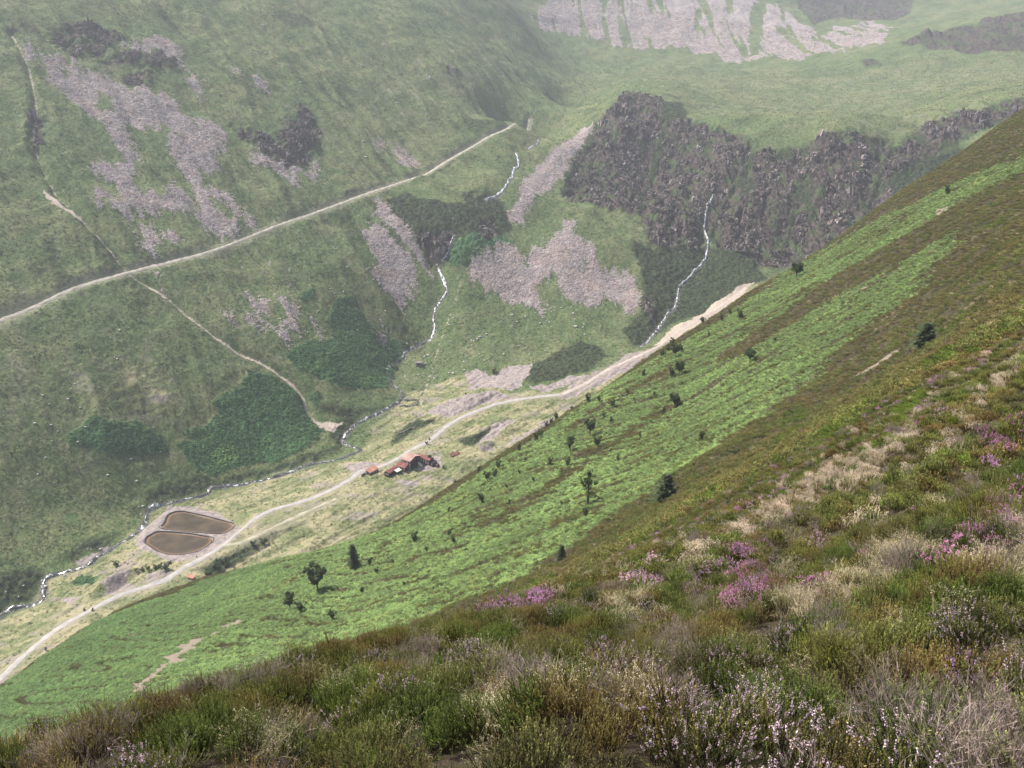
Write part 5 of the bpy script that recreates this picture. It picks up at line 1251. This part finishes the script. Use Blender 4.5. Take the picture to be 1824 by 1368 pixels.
def build_mill():
    O = np.array(far.hit(730.7, 838.0)); z0 = float(far_h(*O)) + 0.3; fr = (O, z0, E1, E2)
    root = empty('mill_building', (O[0], O[1], z0), 'rusty mine mill with stepped orange and dark red sheet roofs beside the valley road', 'building')
    gabled(root, fr, -9, 0, 0, 13, 7.4, 2.2, 'p', M_wall, M_roof_p, tag='main_')
    attach(link('lean_to_wall', prism_me('lean_to_wall', [(-4.6, -3), (-0.02, -3), (-0.02, 4.9), (-4.6, 3.0)], 'p', -10.5, -1.6, fr, M_wall)), root)
    attach(link('lean_to_roof', prism_me('lean_to_roof', [(-5.0, 2.9), (-0.03, 5.0), (-0.03, 5.25), (-5.0, 3.15)], 'p', -10.9, -1.2, fr, M_roof_r)), root)
    gabled(root, fr, -11.5, -6.6, -17.5, -5.2, 2.3, 1.1, 'q', M_dark, M_roof_r, tag='long_shed_', over=0.35)
    attach(link('porch_roof', prism_me('porch_roof', [(-6.58, 2.5), (-3.4, 1.6), (-3.4, 1.8), (-6.58, 2.7)], 'q', -11.5, -6.0, fr, M_trim)), root)
    gabled(root, fr, -3.5, 8.5, 13.6, 19.2, 5.2, 1.5, 'p', M_wall, M_roof_r, tag='wing_')
    attach(link('side_shed', prism_me('side_shed', [(14.2, -3), (18.4, -3), (18.4, 4.4), (14.2, 3.6)], 'p', 9.05, 12.6, fr, M_dark)), root)
    attach(link('low_store', prism_me('low_store', [(15, -3), (18, -3), (18, 2.6), (15, 2.1)], 'p', 12.8, 15.2, fr, M_wall)), root)
    attach(link('hopper', box_me('hopper', (5.6, 15.2, 5.9), (7.8, 17.4, 8.3), fr, M_dark)), root)
    attach(link('open_bay_shade', box_me('open_bay_shade', (0.03, 1.6, -0.5), (0.25, 11.2, 5.6), fr, M_dark)), root)  # dark slab stands in for the shade inside the open bay
    attach(link('stair_ramp', prism_me('stair_ramp', [(0.3, -2), (0.3, 3.2), (5.4, -0.6), (5.4, -2)], 'q', 9.0, 11.0, fr, M_trim)), root)
    for (p, q, z, w, h, face) in [(-7.2, 0, 5.0, 2.4, 1.7, 0), (-3.0, 0, 5.0, 2.2, 1.7, 0), (-9.2, -4.6, 0.9, 1.3, 1.6, 0), (-7.0, -4.6, 0.3, 1.0, 2.1, 0), (-4.6, -4.6, 0.6, 1.2, 2.0, 0), (-2.6, -4.6, 0.7, 0.9, 1.6, 0),
                            (-10.4, -17.5, 0.5, 0.7, 1.3, 0), (-8.9, -17.5, 0.5, 0.7, 1.3, 0), (-7.5, -17.5, 0.5, 0.6, 1.3, 0), (-2.2, 13.6, 2.4, 0.8, 2.2, 0), (0.2, 13.6, 2.0, 1.3, 2.6, 0), (2.6, 13.6, 2.0, 1.1, 2.6, 0), (4.9, 13.6, 1.8, 1.4, 2.4, 0), (7.2, 13.6, 1.6, 0.9, 2.2, 0), (10.4, 14.2, 1.0, 0.8, 1.8, 0)]:
        attach(link('window', box_me('window', (p - w / 2, q - 0.10, z), (p + w / 2, q - 0.02, z + h), fr, M_pane)), root)
    attach(link('corner_trim', box_me('corner_trim', (-0.35, -0.12, -2), (0.0, -0.015, 7.3), fr, M_trim)), root)
    # waste hump behind and small hut across the track
    O2 = np.array(far.hit(656.5, 846.0)); z2 = float(far_h(*O2)) + 0.4; fr2 = (O2, z2, E1, E2)
    r2 = empty('hut', (O2[0], O2[1], z2), 'small hut with a bright orange mono pitch roof at the roadside left of the mill', 'hut')
    attach(link('wall', prism_me('wall', [(-2.2, -2), (2.2, -2), (2.2, 2.0), (-2.2, 3.3)], 'q', -0.5, 8.8, fr2, M_stone)), r2)
    attach(link('roof', prism_me('roof', [(-2.6, 3.45), (2.7, 1.9), (2.7, 2.15), (-2.6, 3.7)], 'q', -0.9, 9.2, fr2, M_roof_o)), r2)
    attach(link('door', box_me('door', (-0.7, -0.62, 0), (0.4, -0.51, 1.9), fr2, M_dark)), r2)
    attach(link('yard_wall', prism_me('yard_wall', [(-2.8, -1.5), (-2.4, -1.5), (-2.4, 1.3), (-2.8, 1.3)], 'q', -5.0, -0.6, fr2, M_stone)), r2)
    O3 = np.array(far.hit(341, 1031)); z3 = float(far_h(*O3)) + 0.3; fr3 = (O3, z3, np.array([0.93, -0.37]) * 1.0, np.array([0.37, 0.93]))
    r3 = empty('shed', (O3[0], O3[1], z3), 'tiny shed with a faded red roof below the road beside the lower pond', 'shed')
    attach(link('wall', prism_me('wall', [(-1.1, -2), (1.1, -2), (1.1, 1.5), (-1.1, 1.1)], 'p', -2.3, 2.3, fr3, M_stone)), r3)
    attach(link('roof', prism_me('roof', [(-1.4, 1.05), (1.3, 1.6), (1.3, 1.75), (-1.4, 1.2)], 'p', -2.7, 2.7, fr3, M_roof_o)), r3)
    O4 = np.array(far.hit(747, 653)); z4 = float(far_h(*O4)) + 0.2; fr4 = (O4, z4, np.array([0.99, -0.14]), np.array([0.14, 0.99]))
    r4 = empty('stone_hut', (O4[0], O4[1], z4), 'lone square stone hut on the green slope right of the stream', 'hut')
    attach(link('wall', prism_me('wall', [(-2.2, -2), (2.2, -2), (2.2, 3.0), (-2.2, 2.5)], 'p', -2.8, 2.8, fr4, M_stone)), r4)
    attach(link('roof', prism_me('roof', [(-2.5, 2.55), (2.5, 3.1), (2.5, 3.3), (-2.5, 2.75)], 'p', -3.1, 3.1, fr4, M_stone)), r4)
    attach(link('doorway', box_me('doorway', (-0.6, -2.32, 0), (0.5, -2.22, 1.7), fr4, M_dark)), r4)
    # red lean sheet right of the mill
    O5 = np.array(far.hit(811, 811)); z5 = float(far_h(*O5)) + 0.1; fr5 = (O5, z5, np.array([0.8, 0.6]), np.array([-0.6, 0.8]))
    r5 = empty('shelter', (O5[0], O5[1], z5), 'low rust red lean-to roof sunk in the bank right of the mill', 'shelter')
    attach(link('roof', prism_me('roof', [(-1.4, 0.5), (1.2, 1.5), (1.2, 1.7), (-1.4, 0.7)], 'p', -4.5, 4.5, fr5, M_roof_r)), r5)
    attach(link('wall', prism_me('wall', [(-1.1, -1), (1.0, -1), (1.0, 1.35), (-1.1, 0.5)], 'p', -4.2, 4.2, fr5, M_stone)), r5)
build_mill()

def rock_mesh(seed, sub=2):
    import bmesh
    b = bmesh.new(); bmesh.ops.create_icosphere(b, subdivisions=sub, radius=1.0); g = np.random.default_rng(seed)
    off = g.uniform(0, 50)
    for v in b.verts:
        c = v.co; k = 1 + 0.35 * float(pn(c.x * 1.3 + off, c.y * 1.3 + c.z * 0.9)) + 0.2 * float(pn(c.x * 3 + off, c.z * 3 + c.y))
        v.co = Vector((c.x * k * 1.1, c.y * k * 0.8, c.z * k * 0.6))
    me = bpy.data.meshes.new('boulder'); b.to_mesh(me); b.free(); me.materials.append(M_boulder); return me
rocks = [rock_mesh(i) for i in range(5)]
def in_px(poly, n, seed):
    g = np.random.default_rng(seed); p = np.array(poly, float); lo = p.min(0); hi = p.max(0); out = []
    while len(out) < n:
        q = g.uniform(lo, hi)
        if poly_signed(np.array([q[0]]), np.array([q[1]]), p)[0] > 0: out.append(q)
    return out
bzones = [([(850,570),(1000,545),(1090,560),(1040,600),(900,650),(850,640)], 46, 0.55, 1.3, 'pale boulder on the green slope under the big right scree', 'boulders below the right scree'),
          ([(720,600),(800,560),(850,600),(820,690),(740,720),(715,680)], 40, 0.55, 1.4, 'pale boulder on the grass between the stream and the incline', 'boulders right of the stream'),
          ([(60,500),(225,520),(450,700),(330,900),(60,860)], 34, 0.45, 1.0, 'white stone on the left green fellside below the path', 'stones on the left fellside'),
          ([(640,420),(760,480),(770,560),(640,620),(560,560)], 24, 0.45, 1.0, 'stone on the slope left of the waterfall', 'stones left of the waterfall'),
          ([(420,20),(700,20),(860,200),(620,300),(400,180)], 22, 0.8, 1.7, 'white stone high on the hazy fellside above the path', 'stones high on the fell'),
          ([(0,1060),(60,1080),(200,1000),(270,920),(380,880),(390,872),(250,900),(120,1000)], 22, 0.4, 0.9, 'pale stone on the river bank above the ponds', 'stones along the lower river')]
for bi, (poly, n, s0, s1, lb, gp) in enumerate(bzones):
    g = np.random.default_rng(900 + bi)
    for q in in_px(poly, n, 700 + bi):
        x, y = far.hit(*q); s = g.uniform(s0, s1)
        o = link('boulder', rocks[g.integers(0, 5)], None, None, lb, 'boulder', None, gp)
        o.location = (x, y, float(far_h(x, y)) + s * 0.25); o.scale = (s, s, s * g.uniform(0.7, 1.2)); o.rotation_euler = (0, 0, g.uniform(0, 6.28))

def rubble_wall(pts, label, h=1.4, w=1.0, seed=0):
    g = np.random.default_rng(seed); L = densify(ground(far, pts), 0.55); v = []; f = []
    for (x, y) in L:
        z = float(far_h(x, y)) - 0.3; hh = h * g.uniform(0.6, 1.1); k = 0
        while k * 0.42 < hh:
            for sgn in (-0.5, 0.5):
                cx, cy, cz = x + g.normal(0, 0.1), y + sgn * w * 0.5, z + k * 0.42
                a = g.uniform(0, 1.5); sx, sy, sz = g.uniform(0.25, 0.45, 3); b = len(v)
                for dz in (-1, 1):
                    for dx, dy in ((-1, -1), (1, -1), (1, 1), (-1, 1)):
                        X = dx * sx * g.uniform(0.7, 1.1); Y = dy * sy * g.uniform(0.7, 1.1)
                        v.append((cx + X * math.cos(a) - Y * math.sin(a), cy + X * math.sin(a) + Y * math.cos(a), cz + dz * sz * 0.7))
                f += [(b, b + 3, b + 2, b + 1), (b + 4, b + 5, b + 6, b + 7), (b, b + 1, b + 5, b + 4), (b + 1, b + 2, b + 6, b + 5), (b + 2, b + 3, b + 7, b + 6), (b + 3, b, b + 4, b + 7)]
            k += 1
    me = bpy.data.meshes.new('stone_wall'); me.from_pydata(v, [], f); me.update()
    return link('stone_wall', me, M_stone, None, label, 'stone wall')
rubble_wall([(712, 722), (728, 724), (743, 722), (743, 712), (720, 711)], 'ruined sheepfold wall enclosing three sides beside the stream bend', seed=1)
rubble_wall([(738, 760), (722, 768), (706, 775)], 'short ruined wall in the green ditch above the mill', 0.9, seed=2)

# ------------------------------------------------------------------ trees
def bark_leaf():
    t = NT('bark'); n = t.noise(t.pos(), 8, 4); b = t.surf(t.mix(n, (0.05, 0.04, 0.035), (0.13, 0.11, 0.095)), 0.95, n, 0.5, 0.05)
    def lf(name, c1, c2, tr):
        t = NT(name); a = t.attr('pc').outputs['Color']; n = t.noise(t.pos(), 3.0, 2)
        return t.surf(t.mix(1.0, t.mix(n, c1, c2), a, 'MULTIPLY'), 0.7, trans=tr, spec=0.25)
    return b, lf('thorn_leaf', (0.060, 0.092, 0.036), (0.130, 0.180, 0.068), 0.35), lf('needle', (0.085, 0.120, 0.062), (0.160, 0.205, 0.100), 0.3), lf('birch_leaf', (0.10, 0.135, 0.045), (0.19, 0.235, 0.085), 0.4)
M_bark, M_leaf, M_needle, M_birch = bark_leaf()

def limb(v, f, p, q, r0, r1, n=6):
    d = Vector(q) - Vector(p); a = d.orthogonal().normalized(); b = d.cross(a).normalized(); s = len(v)
    for c, r in ((p, r0), (q, r1)):
        for i in range(n):
            t = 2 * math.pi * i / n; w = Vector(c) + a * math.cos(t) * r + b * math.sin(t) * r; v.append(tuple(w))
    f += [(s + i, s + (i + 1) % n, s + n + (i + 1) % n, s + n + i) for i in range(n)]

def tree_kind(kind, seed):
    g = np.random.default_rng(seed); v = []; f = []; T = Tris(); P_ = []
    if kind in ('thorn', 'shrub', 'birch'):
        nl = {'thorn': 9, 'shrub': 7, 'birch': 16}[kind]; top = {'thorn': 0.42, 'shrub': 0.2, 'birch': 0.9}[kind]
        spread = {'thorn': 0.34, 'shrub': 0.42, 'birch': 0.22}[kind]
        bend = g.normal(0, 0.04, 2); pts = [(0, 0, -0.06)] + [(bend[0] * s, bend[1] * s, top * s) for s in (0.33, 0.66, 1.0)]
        for i in range(3): limb(v, f, pts[i], pts[i + 1], 0.035 * (1 - 0.22 * i), 0.035 * (1 - 0.22 * (i + 1)))
        for k in range(nl):
            s = g.uniform(0.35, 1.0) if kind != 'birch' else 0.2 + 0.8 * k / nl
            p = np.array([bend[0] * s, bend[1] * s, top * s]); a = g.uniform(0, 6.28); 
            if kind == 'birch': e = p + np.array([math.cos(a), math.sin(a), 0.9]) * (0.20 * (1.15 - s)) * g.uniform(0.7, 1.3)
            else: e = np.array([math.cos(a) * spread * g.uniform(0.3, 1), math.sin(a) * spread * g.uniform(0.3, 1), g.uniform(top + 0.1, 0.92)])
            limb(v, f, tuple(p), tuple(e), 0.014, 0.005, 5)
            for q in range(3): P_.append((e + g.normal(0, 0.05, 3), g.uniform(0.06, 0.12) if kind != 'birch' else g.uniform(0.03, 0.07)))
            if kind != 'birch':
                for q in range(4):
                    w = g.normal(size=3); w /= np.linalg.norm(w); cz = 0.60 if kind == 'thorn' else 0.48
                    P_.append((np.array([0, 0, cz]) + w * np.array([0.27, 0.27, 0.30 if kind == 'thorn' else 0.36]) * g.uniform(0.2, 1.0), g.uniform(0.07, 0.12)))
            P_.append((p * 0.4 + e * 0.6, 0.07 if kind != 'birch' else 0.04))
        nleaf = {'thorn': 34, 'shrub': 34, 'birch': 22}[kind]
        for c, r in P_:
            d = g.normal(size=(nleaf, 3)); d /= np.linalg.norm(d, axis=1)[:, None]; p = c + d * r * g.uniform(0.4, 1.15, (nleaf, 1)); p[:, 2] = np.maximum(p[:, 2], 0.02)
            a = g.normal(size=(nleaf, 3)); a /= np.linalg.norm(a, axis=1)[:, None]; b = np.cross(a, d); b /= np.linalg.norm(b, axis=1)[:, None] + 1e-9
            sz = (0.032 if kind != 'birch' else 0.015) * g.uniform(0.6, 1.4, (nleaf, 1)); cc = np.clip(0.9 + 0.25 * g.normal(size=(nleaf, 1)), 0.3, 1) * np.ones((1, 3))
            T.add(p - a * sz, p + a * sz, p + b * sz * 1.5, cc, cc, cc); T.add(p - a * sz * 0.8, p - b * sz * 1.2, p + a * sz * 0.8, cc, cc, cc)
    else:
        for i in range(5): limb(v, f, (0, 0, i * 0.19 - 0.05), (0, 0, (i + 1) * 0.19 - 0.05), 0.026 * (1 - 0.19 * i), 0.026 * (1 - 0.19 * (i + 1)))
        for lev in range(19):
            z = 0.07 + 0.9 * lev / 19; R = 0.30 * (1 - z) ** 0.8 + 0.015; nb = 9
            for k in range(nb):
                a = g.uniform(0, 6.28); r = R * g.uniform(0.55, 1.15); d = np.array([math.cos(a), math.sin(a), 0]); e = np.array([-math.sin(a), math.cos(a), 0]); m = 9
                s = np.linspace(0.1, 1, m)[:, None]; c = d * s * r + np.array([0, 0, 1]) * (z + 0.10 * r - 0.42 * r * s + 0.30 * r * s * s)
                wd = 0.075 * (1.15 - s) * (0.5 + (1 - z)) + 0.012
                cc = np.clip(0.9 + 0.2 * g.normal(size=(m, 1)), 0.3, 1) * np.ones((1, 3))
                for sg in (-1, 1):
                    tip = c + e * sg * wd + d * 0.02 + g.normal(0, 0.008, (m, 3)) - [0, 0, 0.015]
                    T.add(c - d * 0.014, c + d * 0.014, tip, cc, cc, cc)
                    T.add(c, c + d * 0.02 + [0, 0, 0.012], tip - [0, 0, 0.02], cc, cc, cc)
    me = bpy.data.meshes.new('trunk'); me.from_pydata(v, [], f); me.update(); me.materials.append(M_bark)
    cm = T.object('crown', {'thorn': M_leaf, 'shrub': M_leaf, 'birch': M_birch, 'fir': M_needle}[kind]); cme = cm.data; bpy.data.objects.remove(cm)
    return me, cme
kinds = {k: [tree_kind(k, 40 + 7 * i + len(k)) for i in range(n)] for k, n in (('thorn', 4), ('shrub', 5), ('birch', 1), ('fir', 4))}
cnt = {}
def tree(kind, x, y, z, h, label, name, cat, group=None, wide=1.0):
    i = cnt.get(kind, 0); cnt[kind] = i + 1; tm, cmesh = kinds[kind][i % len(kinds[kind])]
    r = empty(name, (x, y, z), label, cat, group); a = (i * 2.399) % 6.283
    r.rotation_euler = (0, 0, a); r.scale = (h * wide, h * wide, h)
    for nm, me in (('trunk', tm), ('crown', cmesh)):
        o = bpy.data.objects.new(nm, me); scene.collection.objects.link(o); o.parent = r
    return r
def ntree(kind, u, v, hp, label, name, cat, group=None, wide=1.0):
    x, y = near_hit(u, v, 50); t = y / pdir(u, v)[1]; return tree(kind, x, y, float(near_h(x, y)) + 0.15, hp * t / F, label, name, cat, group, wide)
def ftree(kind, u, v, hp, label, name, cat, group=None, wide=1.0):
    x, y = far.hit(u, v); t = y / pdir(u, v)[1]; return tree(kind, x, y, float(far_h(x, y)), hp * t / F, label, name, cat, group, wide)

for a in [
 ('thorn', 1418, 496, 27, 'rounded dark tree standing alone just under the upper brow of the bracken slope', 'tree', 'tree', None, 1.15),
 ('thorn', 1335, 646, 26, 'compact dark tree in open bracken midway below the highest rounded tree', 'tree', 'tree', None, 1.0),
 ('thorn', 1200, 728, 30, 'round dark tree in the middle of the bracken slope, largest of its neighbours', 'tree', 'tree', None, 1.2),
 ('birch', 1047, 897, 72, 'tall thin half bare tree rising from the lower edge of the bracken', 'birch_tree', 'tree', None, 1.0),
 ('fir', 1645, 624, 52, 'faint young conifer on the brown heather high at the right', 'conifer', 'conifer', None, 1.9),
 ('fir', 1185, 892, 56, 'broad young conifer at the lower edge of the bracken, right of the thin bare tree', 'conifer', 'conifer', None, 1.7),
 ('fir', 1000, 1003, 38, 'small conifer on the heather just above the foreground heath', 'conifer', 'conifer', None, 1.2),
 ('fir', 630, 1012, 50, 'dark pointed conifer at the far edge of the bracken slope', 'conifer', 'conifer', None, 1.0),
 ('thorn', 565, 1052, 50, 'open crowned small tree with visible stems left of the dark pointed conifer', 'tree', 'tree', None, 1.0),
 ('thorn', 517, 1087, 34, 'slim small tree below and left of the open crowned tree', 'tree', 'tree', None, 0.8),
 ('shrub', 535, 1090, 20, 'low round bush touching the slim small tree', 'bush', 'bush', None, 1.1),
 ('shrub', 592, 1105, 22, 'upright dark bush in bracken just above the heather edge', 'bush', 'bush', None, 0.8),
 ('thorn', 1203, 638, 26, 'largest of the dark clump of small trees near the end of the pale track', 'tree', 'tree', None, 1.1),
 ('thorn', 1016, 806, 30, 'tall dark tree with a smaller bush at its foot, centre of the bracken slope', 'tree', 'tree', None, 0.9),
 ('thorn', 1051, 776, 30, 'tall dark tree on the brown heather strip above the centre of the slope', 'tree', 'tree', None, 0.9),
 ('thorn', 1209, 672, 28, 'leafy small tree directly below the dark clump near the pale track', 'tree', 'tree', None, 0.9),
 ('shrub', 857, 896, 22, 'dark upright bush nearest the heather edge above the lower bracken', 'bush', 'bush', None, 0.9),
 ('shrub', 887, 834, 15, 'small dark bush right above the edge of the slope over the mill', 'bush', 'bush', None, 0.9)]: ntree(*a)
g_ = 'small dark bushes dotted over the bracken slope'
bands = [((1130, 560, 1330, 700), 'small dark bush near the top of the bracken close to the pale track'),
         ((1030, 650, 1200, 800), 'small dark bush in the upper middle of the bracken slope'),
         ((900, 700, 1030, 1000), 'small dark bush in the bracken above the valley mill'),
         ((780, 800, 900, 1110), 'small dark bush on the brown strip along the slope edge'),
         ((600, 900, 780, 1110), 'small dark bush near the dark pointed conifer'), ((1230, 200, 1824, 900), 'small faint bush on the upper heather slope')]
for u, v, h in [(1285,572,12),(1318,570,18),(1251,577,13),(1261,580,8),(1196,618,14),(1190,628,12),(1213,627,12),(1179,637,14),(1196,672,18),(1146,670,11),(1047,717,14),(1067,716,10),(1091,727,14),(991,747,14),(982,755,10),(973,762,10),
                (955,786,14),(963,779,12),(925,803,14),(1064,797,18),(1011,832,15),(980,830,14),(936,823,8),(853,843,12),(868,856,16),(881,851,15),(907,901,10),(811,860,9),(800,914,9),(1118,703,8),(1088,754,10),(1182,737,12),(1019,705,8),
                (801,955,12),(808,970,14),(739,968,18),(659,1008,14),(671,1024,12),(645,1058,14),(789,1102,12),(1043,922,16),(1248,786,16),(1310,817,16),(1235,832,8),(1686,347,14),(1130,716,7),(1165,705,7),(1380,610,8),(1262,600,8),(1300,560,9),
                (925,845,8),(902,870,8),(760,985,10),(700,1005,9),(1075,745,9),(1140,780,8),(950,860,9),(1000,900,8),(720,1045,10),(1100,820,9)]:
    lb = next((l for (b, l) in bands if b[0] <= u <= b[2] and b[1] <= v <= b[3]), 'small dark bush on the bracken slope')
    ntree('shrub', u, v, h * 1.1, lb, 'bush', 'bush', g_, 0.85)
for u, v, h, w, l in [(208,1010,9,1.6,'dark bush beside the river gravel bar'),(255,1020,9,1.3,'dark bush left in the row below the ponds'),(265,1020,9,1.2,'second dark bush from the left in the row below the ponds'),(279,1018,12,1.2,'tall dark bush in the middle of the row below the ponds'),
                   (286,1017,11,1.1,'dark bush right of the tallest in the row below the ponds'),(296,1018,11,1.6,'wide dark bush at the right end of the row below the ponds'),(303,1004,7,1.4,'low dark bush touching the pond embankment'),(243,1022,6,1.3,'lowest dark bush at the left end of the row below the ponds'),
                   (388,1017,22,1.3,'large dark bush left in the hedge between the road and bracken'),(372,1024,12,1.5,'low dark bush at the left end of the roadside hedge'),(402,1008,16,1.3,'dark bush in the middle of the roadside hedge'),(452,976,12,1.2,'dark bush uphill of the hedge beside the turf track'),(470,968,13,1.2,'dark bush at the upper end of the hedge line'),
                   (765,784,5,1.2,'tiny bush on the road verge above the mill'),(760,791,6,1.2,'small bush at the road edge above the mill'),(82,1160,7,1.0,'tiny dark bush on the road verge at the lower left'),(790,835,5,1.3,'tiny dark bush on the grass below the mill'),(350,992,5,0.6,'tiny dark sapling by the corner of the lower pond'),(880,660,9,1.7,'dark bush on the grass edge above the pale spoil scar'),
                   (830,700,4,1.3,'tiny bush on top of the long grey spoil bank'),(150,1088,5,1.4,'small dark bush beside the left oval bank'),(165,1088,5,1.4,'dark bush on the left oval bank beside the grey heap')]:
    ftree('shrub', u, v, h, l, 'bush', 'bush', 'bushes on the valley floor', w)

# ------------------------------------------------------------------ air
def haze_box():
    x0, x1, y0, y1, z0, z1 = -2300, 2300, -60, 2900, -140, 1150
    v = [(x0, y0, z0), (x1, y0, z0), (x1, y1, z0), (x0, y1, z0), (x0, y0, z1), (x1, y0, z1), (x1, y1, z1), (x0, y1, z1)]
    f = [(0, 3, 2, 1), (4, 5, 6, 7), (0, 1, 5, 4), (1, 2, 6, 5), (2, 3, 7, 6), (3, 0, 4, 7)]
    me = bpy.data.meshes.new('haze'); me.from_pydata(v, [], f); me.update()
    m = bpy.data.materials.new('haze_air'); m.use_nodes = True; t = m.node_tree
    for n in list(t.nodes): t.nodes.remove(n)
    o = t.nodes.new('ShaderNodeOutputMaterial'); pv = t.nodes.new('ShaderNodeVolumePrincipled')
    pv.inputs['Color'].default_value = (0.86, 0.92, 1.0, 1); pv.inputs['Density'].default_value = HAZE; pv.inputs['Anisotropy'].default_value = 0.2
    t.links.new(pv.outputs[0], o.inputs['Volume'])
    link('haze', me, m, kind='stuff', label='thin pale haze lying in the valley air')
HAZE = 0.00017
haze_box()
print('far z max', float(far.G.max()))
